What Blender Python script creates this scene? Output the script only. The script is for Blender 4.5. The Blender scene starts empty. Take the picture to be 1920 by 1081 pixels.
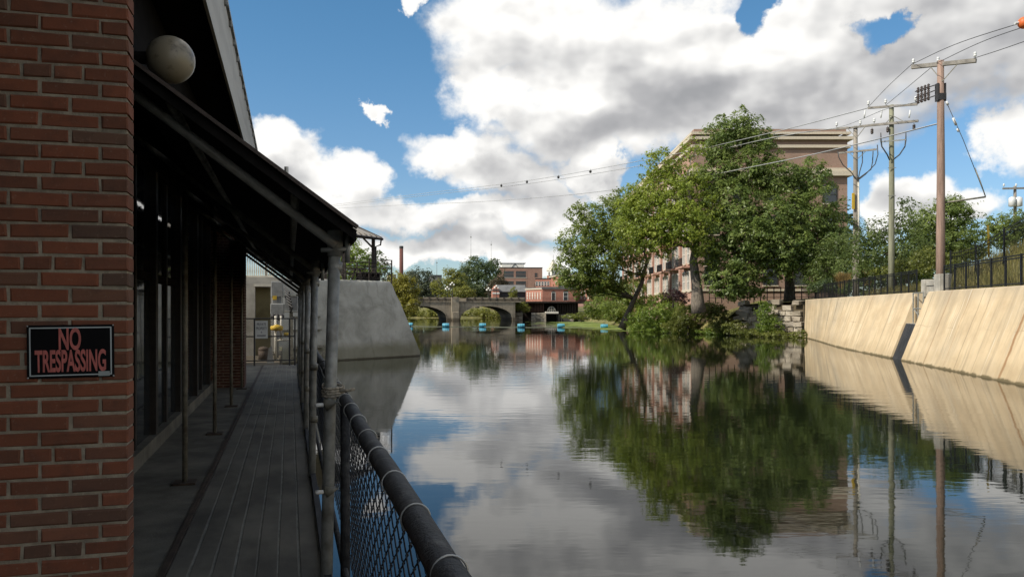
import bpy, math, random
import numpy as np
from mathutils import Vector, Matrix
R = math.radians
sc = bpy.context.scene
# ------------------------------------------------------------------ camera
F = 1507.0          # focal length in photo pixels (1920 wide)
HZ = 580.0          # horizon row in the photo
EYE = 2.7           # eye height above the water
cam_d = bpy.data.cameras.new('camera'); cam = bpy.data.objects.new('camera', cam_d)
sc.collection.objects.link(cam); sc.camera = cam
cam.location = (0, 0, EYE); cam.rotation_euler = (R(90), 0, 0)
cam_d.sensor_width = 36; cam_d.lens = 36*F/1920; cam_d.shift_y = (HZ-540.5)/1920
cam_d.clip_start = 0.05; cam_d.clip_end = 8000
# ------------------------------------------------------------------ sun and exposure
SUN_AZ, SUN_EL = 245.0, 40.0       # degrees clockwise from +Y, elevation
sd = Vector((math.sin(R(SUN_AZ))*math.cos(R(SUN_EL)), math.cos(R(SUN_AZ))*math.cos(R(SUN_EL)), math.sin(R(SUN_EL))))
sun_l = bpy.data.lights.new('sun', 'SUN'); sun_l.energy = 4.6; sun_l.angle = R(0.5); sun_l.color = (1, .93, .8)
sun = bpy.data.objects.new('sun', sun_l); sc.collection.objects.link(sun)
sun.rotation_euler = sd.to_track_quat('Z', 'Y').to_euler(); sun.location = (-30, -20, 60)
sc.view_settings.view_transform = 'Standard'; sc.view_settings.look = 'None'
sc.view_settings.exposure = 0.2; sc.view_settings.gamma = 1.0; sc.view_settings.use_curve_mapping = False
cy = sc.cycles
cy.use_denoising = True; cy.max_bounces = 6; cy.diffuse_bounces = 3; cy.glossy_bounces = 4
cy.transmission_bounces = 4; cy.transparent_max_bounces = 8; cy.caustics_reflective = False; cy.caustics_refractive = False
cy.use_adaptive_sampling = True; cy.adaptive_threshold = 0.015
# ------------------------------------------------------------------ node helper
class NT:
    def __init__(s, tree): s.t = tree; s.n = tree.nodes; s.l = tree.links
    def node(s, kind, **kw):
        nd = s.n.new(kind)
        for k, v in kw.items(): setattr(nd, k, v)
        return nd
    def put(s, sock, v):
        if isinstance(v, bpy.types.NodeSocket): s.l.new(v, sock)
        elif v is not None: sock.default_value = v
    def math(s, op, a, b=None, c=None, clamp=False):
        nd = s.node('ShaderNodeMath', operation=op, use_clamp=clamp)
        s.put(nd.inputs[0], a); s.put(nd.inputs[1], b); s.put(nd.inputs[2], c)
        return nd.outputs[0]
    def vec(s, op, a, b=None, c=None):
        nd = s.node('ShaderNodeVectorMath', operation=op)
        s.put(nd.inputs[0], a); s.put(nd.inputs[1], b)
        if c is not None: s.put(nd.inputs[2], c)
        return nd.outputs['Value'] if op in ('DOT_PRODUCT', 'LENGTH') else nd.outputs['Vector']
    def noise(s, v, scale, detail=4, rough=.55, dist=0, color=False, dim='3D'):
        nd = s.node('ShaderNodeTexNoise', noise_dimensions=dim)
        s.put(nd.inputs['Vector'], v); nd.inputs['Scale'].default_value = scale; nd.inputs['Detail'].default_value = detail
        nd.inputs['Roughness'].default_value = rough; nd.inputs['Distortion'].default_value = dist
        return nd.outputs['Color' if color else 'Fac']
    def rng(s, v, a, b, c=0., d=1., kind='SMOOTHSTEP'):
        nd = s.node('ShaderNodeMapRange', interpolation_type=kind)
        for k, x in zip((0, 1, 2, 3, 4), (v, a, b, c, d)): s.put(nd.inputs[k], x)
        return nd.outputs[0]
    def mix(s, fac, a, b, blend='MIX'):
        nd = s.node('ShaderNodeMix', data_type='RGBA', blend_type=blend)
        s.put(nd.inputs[0], fac)
        for i, v in ((6, a), (7, b)):
            if isinstance(v, tuple) and len(v) == 3: v = (*v, 1)
            s.put(nd.inputs[i], v)
        return nd.outputs[2]
    def ramp(s, fac, stops):
        nd = s.node('ShaderNodeValToRGB'); cr = nd.color_ramp
        while len(cr.elements) < len(stops): cr.elements.new(.5)
        for e, (p, c) in zip(cr.elements, stops): e.position = p; e.color = (*c, 1)
        s.put(nd.inputs[0], fac)
        return nd.outputs[0]
# ------------------------------------------------------------------ sky
def build_world():
    w = bpy.data.worlds.new('World'); sc.world = w; w.use_nodes = True
    w.cycles.sampling_method = 'MANUAL'; w.cycles.sample_map_resolution = 512
    N = NT(w.node_tree); N.n.clear()
    gen = N.node('ShaderNodeTexCoord').outputs['Generated']
    sky = N.node('ShaderNodeTexSky', sky_type='NISHITA'); sky.sun_disc = False
    sky.sun_elevation = R(SUN_EL); sky.sun_rotation = R(SUN_AZ); sky.altitude = 200; sky.dust_density = .5; sky.ozone_density = 1.6
    hs = N.node('ShaderNodeHueSaturation'); hs.inputs['Saturation'].default_value = 1.0; hs.inputs['Value'].default_value = SKYV
    N.l.new(sky.outputs[0], hs.inputs['Color'])
    sep = N.node('ShaderNodeSeparateXYZ'); N.put(sep.inputs[0], gen)
    az = N.math('ARCTAN2', sep.outputs[0], sep.outputs[1]); el = N.math('ARCSINE', sep.outputs[2])
    skyc = N.vec('MULTIPLY', hs.outputs[0], N.mix(N.rng(el, .02, .40), (.68, .78, .90), SKYTINT))
    comb = N.node('ShaderNodeCombineXYZ'); N.put(comb.inputs[0], az); N.put(comb.inputs[1], el)
    p0 = comb.outputs[0]
    # ragged outlines: displace the lookup by noise, finer towards the horizon
    w1 = N.vec('SUBTRACT', N.noise(gen, 9.5, 7, .59, color=True), (.5, .5, .5))
    p = N.vec('MULTIPLY_ADD', w1, (.17, .115, 0), p0)
    blobs = [(1000,50,185,105),(1250,110,300,120),(1550,70,300,150),(1830,50,260,125),(1450,200,340,72),(1120,215,200,75),(935,185,110,55),
             (870,268,120,42),(985,320,125,60),(1050,352,55,42),(505,285,105,52),(570,330,70,45),(665,340,75,52),(640,395,110,40),
             (770,402,110,38),(890,412,150,36),(850,462,200,26),(1000,400,85,40),(960,478,200,20),
             (1925,268,80,62),(1700,372,110,42),(1790,392,90,32),(1640,380,60,52),(1530,246,75,22),(707,223,26,13),(775,4,24,22),
             (760,475,150,22),(1130,330,40,60)]
    def conv(b):
        a = math.atan((b[0]-960)/F); e = math.atan((HZ-b[1])/F*math.cos(a))
        return a, e, b[2]/F*math.cos(a)**2, b[3]/F
    def field_at(pp):
        dmin = None
        for b in blobs:
            a, e, ra, re = conv(b)
            q = N.vec('MULTIPLY_ADD', pp, (1/ra, 1/re, 0), (-a/ra, -e/re, 0))
            d = N.vec('DOT_PRODUCT', q, q)
            dmin = d if dmin is None else N.math('SMOOTH_MIN', dmin, d, .3)
        return dmin
    dmin = field_at(p); dsun = field_at(N.vec('ADD', p, (-.016, .030, 0)))
    # the same broken cumulus goes on round the rest of the sky
    inside = N.math('MULTIPLY', N.rng(N.math('ABSOLUTE', az), .78, .66), N.rng(el, .50, .40))
    def with_rest(dm, g):
        generic = N.math('MULTIPLY_ADD', N.noise(g, 2.3, 3, .5), -8.0, 5.0)
        return N.math('SMOOTH_MIN', dm, N.math('MULTIPLY_ADD', inside, 6.0, generic), .2)
    goff = N.vec('ADD', gen, (-.016, -.004, .030))
    field = N.math('SUBTRACT', 1.0, with_rest(dmin, gen)); fsun = N.math('SUBTRACT', 1.0, with_rest(dsun, goff))
    for b in [(1632,58,36,18),(1692,46,32,14),(1408,2,30,32)]:
        a, e, ra, re = conv(b)
        q = N.vec('MULTIPLY_ADD', p, (1/ra, 1/re, 0), (-a/ra, -e/re, 0))
        hole = N.rng(N.vec('DOT_PRODUCT', q, q), 3.4, .0)
        field = N.math('MULTIPLY_ADD', hole, -1.25, field)
    field = N.math('MAXIMUM', field, -1.5); fsun = N.math('MAXIMUM', fsun, -1.5)
    puff = N.noise(N.vec('MULTIPLY', gen, (1, 1, 1.4)), 14, 6, .55)
    puff_a = N.noise(N.vec('MULTIPLY', gen, (1, 1, 1.4)), 12, 3, .5); puff_b = N.noise(N.vec('MULTIPLY', N.vec('ADD', gen, (-.009, -.002, .016)), (1, 1, 1.4)), 12, 3, .5)
    dens = N.math('MULTIPLY_ADD', N.math('SUBTRACT', puff, .5), 1.9, field)
    alpha = N.rng(dens, -.40, .46)
    lit = N.math('SUBTRACT', puff_a, puff_b)
    biglit = N.math('MINIMUM', N.math('MAXIMUM', N.math('SUBTRACT', field, fsun), -.7), .7)
    thick = N.rng(dens, .15, .95)
    tone = N.math('MULTIPLY_ADD', lit, 1.7, .98)
    tone = N.math('MULTIPLY_ADD', biglit, .34, tone)
    tone = N.math('MULTIPLY_ADD', thick, -.13, tone)
    tone = N.math('MULTIPLY_ADD', N.math('SUBTRACT', N.noise(gen, 6, 3, .45), .5), .3, tone)
    # the thick, grey-bellied parts of the bank
    psoft = N.vec('MULTIPLY_ADD', N.vec('SUBTRACT', N.noise(gen, 7, 3, .5, color=True), (.5, .5, .5)), (.16, .10, 0), p0)
    for b in [(1500,212,330,62),(1840,50,230,95),(1010,330,120,40),(540,325,60,30),(900,440,160,18),(1150,255,120,28),(1260,180,110,40),(1680,385,80,20)]:
        a, e, ra, re = conv(b)
        q = N.vec('MULTIPLY_ADD', psoft, (1/ra, 1/re, 0), (-a/ra, -e/re, 0))
        tone = N.math('MULTIPLY_ADD', N.rng(N.vec('DOT_PRODUCT', q, q), 2.0, .0), -.36, tone)
    tone = N.math('MINIMUM', N.math('MAXIMUM', tone, .0), 1.0)
    cl = N.ramp(tone, [(0.0, (.36,.365,.38)), (.35, (.48,.48,.49)), (.7, (.74,.735,.725)), (1.0, (1.0,.985,.955))])
    cl = N.vec('MULTIPLY', cl, (CLV, CLV, CLV))
    col = N.mix(alpha, skyc, cl)
    bg = N.node('ShaderNodeBackground'); N.put(bg.inputs[0], col); bg.inputs[1].default_value = 0.12
    out = N.node('ShaderNodeOutputWorld'); N.l.new(bg.outputs[0], out.inputs[0])
SKYV, CLV = 1.0, 7.6
SKYTINT = (.50, .83, .95)
build_world()
# ------------------------------------------------------------------ placing helpers
TH = math.atan(417/F)               # the walkway runs this far to the left of the view axis
CT, ST = math.cos(TH), math.sin(TH)
def at(px, py, d): return Vector(((px-960)/F*d, d, EYE+(HZ-py)/F*d))
def xa(px, d): return (px-960)/F*d
def za(py, d): return EYE+(HZ-py)/F*d
def W(x, y, z=0.): return Vector((x*CT-y*ST, x*ST+y*CT, z))      # walkway frame -> world
def onY(px, py, Y):                                               # pixel -> walkway frame, on the plane Y
    r = (px-960)/F; d = Y/(CT-r*ST)
    return r*d*CT+d*ST, za(py, d)
# ------------------------------------------------------------------ materials
def material(name, build):
    m = bpy.data.materials.new(name); m.use_nodes = True
    N = NT(m.node_tree); bs = N.n['Principled BSDF']
    build(N, bs); return m
def C3(c): return (*c, 1)
def plain(name, col, rough=.7, metal=0., var=.25, scale=6., bump=0., bscale=40., dirt=None, stretch=(1,1,1), spec=.4):
    def b(N, bs):
        co = N.node('ShaderNodeTexCoord').outputs['Object']
        v = N.vec('MULTIPLY', co, stretch)
        n = N.noise(v, scale, 5, .6)
        lo = tuple(c*(1-var) for c in col); hi = tuple(min(1, c*(1+var)) for c in col)
        c = N.mix(N.rng(n, .3, .7), lo, hi)
        if dirt: c = N.mix(N.math('MULTIPLY', N.rng(N.noise(v, scale*.35, 4, .65), .5, .72), dirt[1]), c, dirt[0])
        N.put(bs.inputs['Base Color'], c); bs.inputs['Roughness'].default_value = rough; bs.inputs['Metallic'].default_value = metal
        bs.inputs['Specular IOR Level'].default_value = spec
        if bump:
            bp = N.node('ShaderNodeBump'); bp.inputs['Strength'].default_value = bump; bp.inputs['Distance'].default_value = .02
            N.put(bp.inputs['Height'], N.noise(co, bscale, 4, .6)); N.l.new(bp.outputs[0], bs.inputs['Normal'])
    return material(name, b)
def brickmat(name, stops, dirt=.35, bump=.4):
    def b(N, bs):
        co = N.node('ShaderNodeTexCoord').outputs['Object']
        rnd = N.node('ShaderNodeObjectInfo').outputs['Random']
        base = N.ramp(rnd, stops)
        loc = N.vec('ADD', co, N.node('ShaderNodeObjectInfo').outputs['Location'])
        base = N.mix(N.math('MULTIPLY', N.rng(N.noise(loc, 16, 5, .65), .42, .75), dirt), base, (.05, .04, .035))
        base = N.mix(N.math('MULTIPLY', N.rng(N.noise(loc, 55, 3, .7), .58, .75), .35), base, (.30, .22, .16))
        N.put(bs.inputs['Base Color'], base); bs.inputs['Roughness'].default_value = .9; bs.inputs['Specular IOR Level'].default_value = .2
        bp = N.node('ShaderNodeBump'); bp.inputs['Strength'].default_value = bump; bp.inputs['Distance'].default_value = .004
        N.put(bp.inputs['Height'], N.noise(loc, 120, 5, .7)); N.l.new(bp.outputs[0], bs.inputs['Normal'])
    return material(name, b)
def wallbrick(name, c1, c2, mortar, bw=.2, bh=.07, var=.3):
    # masonry too far off to tell the bricks apart: courses along x / z or y / z of the object
    def b(N, bs):
        co = N.node('ShaderNodeTexCoord').outputs['Object']
        s = N.node('ShaderNodeSeparateXYZ'); N.put(s.inputs[0], co)
        cb = N.node('ShaderNodeCombineXYZ'); N.put(cb.inputs[0], N.math('ADD', s.outputs[0], s.outputs[1])); N.put(cb.inputs[1], s.outputs[2])
        t = N.node('ShaderNodeTexBrick'); N.put(t.inputs['Vector'], cb.outputs[0]); t.inputs['Scale'].default_value = 1
        t.inputs['Brick Width'].default_value = bw; t.inputs['Row Height'].default_value = bh; t.inputs['Mortar Size'].default_value = .006
        t.inputs['Color1'].default_value = C3(c1); t.inputs['Color2'].default_value = C3(c2); t.inputs['Mortar'].default_value = C3(mortar)
        n = N.rng(N.noise(co, .35, 5, .65), .3, .7)
        c = N.mix(N.math('MULTIPLY', n, var), t.outputs['Color'], tuple(x*.45 for x in c1))
        N.put(bs.inputs['Base Color'], c); bs.inputs['Roughness'].default_value = .9; bs.inputs['Specular IOR Level'].default_value = .2
    return material(name, b)
def glassmat(name, tint=(.015,.018,.02), rough=.04):
    def b(N, bs):
        co = N.node('ShaderNodeTexCoord').outputs['Object']
        N.put(bs.inputs['Base Color'], N.mix(N.noise(co, 1.3, 3), tint, tuple(c*1.8 for c in tint)))
        bs.inputs['Roughness'].default_value = rough; bs.inputs['IOR'].default_value = 1.5
        bp = N.node('ShaderNodeBump'); bp.inputs['Strength'].default_value = .06; bp.inputs['Distance'].default_value = .02
        N.put(bp.inputs['Height'], N.noise(co, 1.6, 2)); N.l.new(bp.outputs[0], bs.inputs['Normal'])
    return material(name, b)
def leafmat(name, dark, mid, light, trans=.5):
    def b(N, bs):
        geo = N.node('ShaderNodeNewGeometry'); co = N.node('ShaderNodeTexCoord').outputs['Object']
        n = N.noise(co, .55, 4, .55)
        k = N.math('MULTIPLY_ADD', geo.outputs['Random Per Island'], .45, N.math('MULTIPLY', N.rng(n, .35, .65), .55))
        c = N.ramp(k, [(.05, dark), (.5, mid), (.95, light)])
        N.put(bs.inputs['Base Color'], c); bs.inputs['Roughness'].default_value = .45; bs.inputs['Specular IOR Level'].default_value = .45
        tr = N.node('ShaderNodeBsdfTranslucent'); N.put(tr.inputs[0], N.mix(.5, c, light))
        mx = N.node('ShaderNodeMixShader'); mx.inputs[0].default_value = trans
        N.l.new(bs.outputs[0], mx.inputs[1]); N.l.new(tr.outputs[0], mx.inputs[2])
        N.l.new(mx.outputs[0], N.n['Material Output'].inputs[0])
    return material(name, b)
# ------------------------------------------------------------------ mesh helpers
class MB:
    def __init__(s): s.v = []; s.f = []
    def quad(s, a, b, c, d):
        i = len(s.v); s.v += [tuple(a), tuple(b), tuple(c), tuple(d)]; s.f.append((i, i+1, i+2, i+3)); return s
    def poly(s, pts):
        i = len(s.v); s.v += [tuple(p) for p in pts]; s.f.append(tuple(range(i, i+len(pts)))); return s
    def box(s, x0, x1, y0, y1, z0, z1):
        i = len(s.v)
        s.v += [(x0,y0,z0),(x1,y0,z0),(x1,y1,z0),(x0,y1,z0),(x0,y0,z1),(x1,y0,z1),(x1,y1,z1),(x0,y1,z1)]
        s.f += [(i,i+3,i+2,i+1),(i+4,i+5,i+6,i+7),(i,i+1,i+5,i+4),(i+1,i+2,i+6,i+5),(i+2,i+3,i+7,i+6),(i+3,i,i+4,i+7)]; return s
    def cbox(s, x0, x1, y0, y1, z0, z1, c=.01):
        # box with its upright and top edges chamfered
        i = len(s.v); P = []
        for z, k in ((z0, 0), (z1-c, 0), (z1, c)):
            a0, a1, b0, b1 = x0+k, x1-k, y0+k, y1-k
            P += [(a0+c,b0,z),(a1-c,b0,z),(a1,b0+c,z),(a1,b1-c,z),(a1-c,b1,z),(a0+c,b1,z),(a0,b1-c,z),(a0,b0+c,z)]
        s.v += P
        for r in range(2):
            for k in range(8): s.f.append((i+r*8+k, i+r*8+(k+1) % 8, i+r*8+8+(k+1) % 8, i+r*8+8+k))
        s.f.append(tuple(i+16+k for k in range(8))); s.f.append(tuple(i+7-k for k in range(8))); return s
    def bar(s, a, b, w, h=None, up=(0,0,1)):
        a, b = Vector(a), Vector(b); h = h or w; d = (b-a).normalized(); u = Vector(up)
        if abs(d.dot(u)) > .98: u = Vector((1, 0, 0))
        sx = d.cross(u).normalized()*w/2; sz = sx.cross(d).normalized()*h/2; i = len(s.v)
        for p in (a, b): s.v += [tuple(p-sx-sz), tuple(p+sx-sz), tuple(p+sx+sz), tuple(p-sx+sz)]
        s.f += [(i,i+1,i+5,i+4),(i+1,i+2,i+6,i+5),(i+2,i+3,i+7,i+6),(i+3,i,i+4,i+7),(i+3,i+2,i+1,i),(i+4,i+5,i+6,i+7)]; return s
    def tube(s, pts, r, n=8, cap=True):
        pts = [Vector(p) for p in pts]; rr = r if isinstance(r, (list, tuple)) else [r]*len(pts)
        i0 = len(s.v); prev = None
        for k, p in enumerate(pts):
            d = (pts[min(k+1, len(pts)-1)]-pts[max(k-1, 0)]).normalized()
            if prev is None:
                u = Vector((0, 0, 1)) if abs(d.z) < .9 else Vector((1, 0, 0))
                sx = d.cross(u).normalized()
            else:
                sx = (prev-d*prev.dot(d)).normalized()
            prev = sx; sy = d.cross(sx)
            for j in range(n):
                a = 2*math.pi*j/n; s.v.append(tuple(p+(sx*math.cos(a)+sy*math.sin(a))*rr[k]))
        for k in range(len(pts)-1):
            for j in range(n):
                a = i0+k*n+j; b = i0+k*n+(j+1) % n; s.f.append((a, b, b+n, a+n))
        if cap:
            s.f.append(tuple(i0+n-1-j for j in range(n))); e = i0+(len(pts)-1)*n; s.f.append(tuple(e+j for j in range(n)))
        return s
    def lathe(s, prof, c=(0,0,0), n=16):
        i0 = len(s.v)
        for r, z in prof:
            for j in range(n):
                a = 2*math.pi*j/n; s.v.append((c[0]+r*math.cos(a), c[1]+r*math.sin(a), c[2]+z))
        for k in range(len(prof)-1):
            for j in range(n):
                a = i0+k*n+j; b = i0+k*n+(j+1) % n; s.f.append((a, b, b+n, a+n))
        s.f.append(tuple(i0+n-1-j for j in range(n))); e = i0+(len(prof)-1)*n; s.f.append(tuple(e+j for j in range(n))); return s
    def ball(s, c, r, n=14, m=9, sq=1.):
        prof = [(max(1e-4, r*math.sin(math.pi*k/m)), -r*sq*math.cos(math.pi*k/m)) for k in range(m+1)]
        return s.lathe(prof, c, n)
    def ring(s, c, d, r, t, n=18, m=6):
        c, d = Vector(c), Vector(d).normalized(); u = Vector((0,0,1)) if abs(d.z) < .9 else Vector((1,0,0))
        sx = d.cross(u).normalized(); sy = d.cross(sx)
        i0 = len(s.v)
        for k in range(n):
            a = 2*math.pi*k/n; e = sx*math.cos(a)+sy*math.sin(a)
            for j in range(m):
                b = 2*math.pi*j/m; s.v.append(tuple(c+e*(r+t*math.cos(b))+d*t*math.sin(b)))
        for k in range(n):
            for j in range(m):
                s.f.append((i0+k*m+j, i0+((k+1) % n)*m+j, i0+((k+1) % n)*m+(j+1) % m, i0+k*m+(j+1) % m))
        return s
    def mesh(s, name='m', smooth=False):
        me = bpy.data.meshes.new(name); me.from_pydata(s.v, [], s.f)
        if smooth: me.shade_smooth()
        return me
    def build(s, name, mat, parent=None, smooth=False, loc=None, rz=0.):
        return link(name, s.mesh(name, smooth), mat, parent, loc, rz)
def link(name, me, mat, parent=None, loc=None, rz=0.):
    if mat is not None and len(me.materials) == 0: me.materials.append(mat)
    o = bpy.data.objects.new(name, me); sc.collection.objects.link(o)
    if parent is not None: o.parent = parent
    if loc is not None: o.location = loc
    if rz: o.rotation_euler.z = rz
    return o
def smooth_by_angle(o, deg=35):
    me = o.data
    me.shade_smooth(); me.set_sharp_from_angle(angle=R(deg)); return o
def tag(o, label=None, cat=None, group=None, kind=None):
    if label: o['label'] = label
    if cat: o['category'] = cat
    if group: o['group'] = group
    if kind: o['kind'] = kind
    return o
def thing(name, label, cat, loc=(0,0,0), rz=0., group=None):
    o = bpy.data.objects.new(name, None); sc.collection.objects.link(o); o.empty_display_size = .2
    o.location = loc; o.rotation_euler.z = rz
    return tag(o, label, cat, group)
def struct(name, mb, mat, smooth=False, loc=None, rz=0.):
    return tag(mb.build(name, mat, None, smooth, loc, rz), kind='structure')
def clone(root, parent=None):
    c = root.copy(); sc.collection.objects.link(c)
    if parent is not None: c.parent = parent
    for ch in [o for o in root.children]: clone(ch, c)
    return c
rnd = random.Random(7)
# ------------------------------------------------------------------ foliage
def leaf_mesh(name, lobes, size, density, seed, flat=.75, clump=.22, up=.5, shell=.5, asp=1.7, droop=0.):
    """lobes: (cx,cy,cz, rx,ry,rz[,weight]) ; leaf sprays are single folded faces gathered in clumps through each lobe"""
    g = np.random.default_rng(seed); P = []; NRM = []; SZ = []
    size *= .37; density *= 2.0
    for lb in lobes:
        c = np.array(lb[:3]); r = np.array(lb[3:6]); w = lb[6] if len(lb) > 6 else 1.
        area = 4*math.pi*((r[0]*r[1])**1.6/3+(r[0]*r[2])**1.6/3+(r[1]*r[2])**1.6/3)**(1/1.6)
        nl = int(area*density*w/(size*size)); rc = clump*r.mean(); rc *= 1.12; nc = max(6, int(area/(rc*rc)*.5*max(.4, w)))
        d = g.normal(size=(nc, 3)); d /= np.linalg.norm(d, axis=1)[:, None]
        rad = shell+(1.04-shell)*g.random(nc)**.6
        rad *= 1+.22*np.sin(d[:, 0]*5+seed)*np.sin(d[:, 2]*6+seed*1.7)
        cc = c+d*rad[:, None]*r
        idx = g.integers(0, nc, nl); cs = rc*(.55+.9*g.random(nc))[idx]
        off = g.normal(size=(nl, 3))*.50; off[:, 2] *= flat
        p = cc[idx]+off*cs[:, None]
        if droop: p[:, 2] -= droop*cs*(off[:, 0]**2+off[:, 1]**2)
        out = d[idx]/r; out /= np.linalg.norm(out, axis=1)[:, None]
        n = .55*out+.75*off+np.array([0, 0, up])+.42*g.normal(size=(nl, 3))
        n /= np.linalg.norm(n, axis=1)[:, None]+1e-9
        P.append(p); NRM.append(n); SZ.append(size*(.4+1.4*g.random(nl)**1.6))
    P = np.concatenate(P); n = np.concatenate(NRM); s = np.concatenate(SZ)
    t = g.normal(size=P.shape); t -= n*(t*n).sum(1)[:, None]; t /= np.linalg.norm(t, axis=1)[:, None]+1e-9
    b = np.cross(n, t); k = len(P)
    L = (t*s[:, None]*asp*.5); B = b*s[:, None]*.5; fold = n*s[:, None]*.14
    V = np.empty((k, 4, 3)); V[:, 0] = P-L; V[:, 1] = P+B*(.8+.4*g.random((k, 1)))+fold-L*.15; V[:, 2] = P+L; V[:, 3] = P-B*(.8+.4*g.random((k, 1)))+fold+L*.1
    me = bpy.data.meshes.new(name); me.vertices.add(k*4); me.vertices.foreach_set('co', V.reshape(-1).astype(np.float32))
    me.loops.add(k*4); me.loops.foreach_set('vertex_index', np.arange(k*4, dtype=np.int32))
    me.polygons.add(k); me.polygons.foreach_set('loop_start', np.arange(0, k*4, 4, dtype=np.int32))
    me.update(calc_edges=True); return me
def limbs(mb, base, path, r0, lobes, seed, twigs=5):
    """tapering trunk along path (offsets from base), a limb to every lobe, twigs inside it"""
    q = random.Random(seed); pts = [Vector(base)]+[Vector(p) for p in path]
    rs = [r0*1.35]+[r0*(1-.72*k/len(path)) for k in range(1, len(pts))]
    fine = []; fr = []
    for k in range(len(pts)-1):
        for j in range(3):
            t = j/3; v = pts[k].lerp(pts[k+1], t); fine.append(v+Vector((q.uniform(-1,1), q.uniform(-1,1), 0))*r0*.12*(k+j > 0)); fr.append(rs[k]*(1-t)+rs[k+1]*t)
    fine.append(pts[-1]); fr.append(rs[-1])
    mb.tube(fine, fr, 9)
    for lb in lobes:
        c = Vector(lb[:3]); rm = (lb[3]+lb[4]+lb[5])/3
        cand = [(k, p) for k, p in enumerate(fine) if p.z < c.z-.15*rm and k >= len(fine)*.3] or [(len(fine)//2, fine[len(fine)//2])]
        k, s = min(cand, key=lambda kp: (kp[1]-c).length)
        ra = min(fr[k]*.62, .05+rm*.07)
        m1 = s.lerp(c, .5)+Vector((q.uniform(-1,1), q.uniform(-1,1), q.uniform(-.2,.6)))*rm*.12
        mb.tube([s, s.lerp(m1, .5)+Vector((0,0,-.02*rm)), m1, m1.lerp(c, .55)+Vector((q.uniform(-1,1), 0, .3))*rm*.06, c], [ra, ra*.85, ra*.65, ra*.5, ra*.34], 6)
        for _ in range(twigs):
            d = Vector((q.gauss(0,1), q.gauss(0,1), q.gauss(.3,.8))).normalized(); e = c+Vector((d.x*lb[3], d.y*lb[4], d.z*lb[5]))*q.uniform(.6,.95)
            b = m1.lerp(c, q.uniform(.2,1)); mb.tube([b, b.lerp(e, .55)+Vector((0,0,rm*.05)), e], [ra*.34, ra*.2, ra*.06], 4, False)
def lobe(px, py, d, rxp, ryp, w=1., dz=None):
    p = at(px, py, d); rx = rxp*d/F; rz = ryp*d/F; ry = dz if dz else (rx+rz)/2
    return (p.x, p.y, p.z, rx, ry, rz, w)
def tree(name, label, base, path, r0, lobes, leaf, bark, size=.3, density=.55, seed=1, group=None, cat='tree', twigs=5, **kw):
    t = thing(name, label, cat, base, 0, group); b = Vector(base)
    rel = [(l[0]-b.x, l[1]-b.y, l[2]-b.z)+tuple(l[3:]) for l in lobes]
    mb = MB(); limbs(mb, (0,0,-.3), [Vector(p)-b for p in path], r0, rel, seed, twigs)
    mb.build('trunk', bark, t, True)
    link('crown', leaf_mesh('crown', rel, size, density, seed, **kw), leaf, t)
    return t
# ------------------------------------------------------------------ shared materials
M = {}
M['black_with_shade'] = plain('black_with_shade', (.010,.009,.009), .9, var=.3, spec=.05)  # black paint, with soffit and upper wall shade put into the colour
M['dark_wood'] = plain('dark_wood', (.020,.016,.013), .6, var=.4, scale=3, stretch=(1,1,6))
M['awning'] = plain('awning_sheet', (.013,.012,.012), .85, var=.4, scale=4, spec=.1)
M['rake_trim'] = plain('rake_trim', (.055,.04,.033), .6, var=.3)
M['galv'] = plain('galvanised_pipe', (.25,.255,.24), .5, .2, var=.25, scale=14, dirt=((.10,.08,.06), .6))
M['pipe_lit'] = plain('lit_pipe', (.36,.355,.33), .45, 0., var=.2, scale=14, dirt=((.2,.17,.13), .5))  # paler tone paints river light onto the front rafter pipe
M['galv_dull'] = plain('dull_pipe', (.19,.18,.145), .55, .15, var=.3, scale=14, dirt=((.07,.05,.035), .7))
M['rail'] = plain('black_rail_sleeve', (.020,.021,.023), .68, var=.45, scale=25, dirt=((.085,.083,.078), .75), bump=.3, bscale=70)
M['wire'] = plain('vinyl_wire', (.010,.014,.022), .4, var=.3)
M['tie'] = plain('wire_tie_metal', (.42,.42,.40), .4, .5, var=.2)
M['rope'] = plain('rope', (.28,.25,.20), .95, var=.35, scale=60)
M['white_plastic'] = plain('white_plastic', (.65,.64,.60), .5, var=.08)
M['concrete_floor'] = plain('concrete_floor', (.15,.135,.105), .9, var=.35, scale=2.2, dirt=((.06,.055,.04), .7), bump=.3, bscale=60)
M['mat_strip'] = plain('ribbed_mat', (.125,.113,.09), .8, var=.4, scale=2.2, dirt=((.17,.165,.145), .7), stretch=(1,.5,1), bump=.35, bscale=150)
M['mat_joint'] = plain('mat_joint', (.21,.205,.175), .9, var=.3)
M['edge_angle'] = plain('rusty_angle', (.05,.033,.022), .8, var=.4)
M['mortar'] = plain('mortar', (.31,.27,.205), .95, var=.25, scale=18, dirt=((.14,.12,.09), .5), bump=.4, bscale=140)
M['brick'] = brickmat('brick', [(0,(.10,.07,.053)),(.045,(.115,.072,.053)),(.09,(.16,.068,.042)),(.35,(.20,.075,.043)),(.58,(.235,.084,.047)),(.78,(.19,.08,.05)),(.93,(.145,.085,.058)),(1,(.255,.095,.054))])
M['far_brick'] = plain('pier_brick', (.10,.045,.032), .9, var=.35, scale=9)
M['glass'] = glassmat('window_glass')
M['fascia'] = plain('weathered_fascia', (.46,.45,.42), .7, var=.18, scale=1.2, stretch=(1,.25,3), dirt=((.20,.19,.17), .55))
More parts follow.
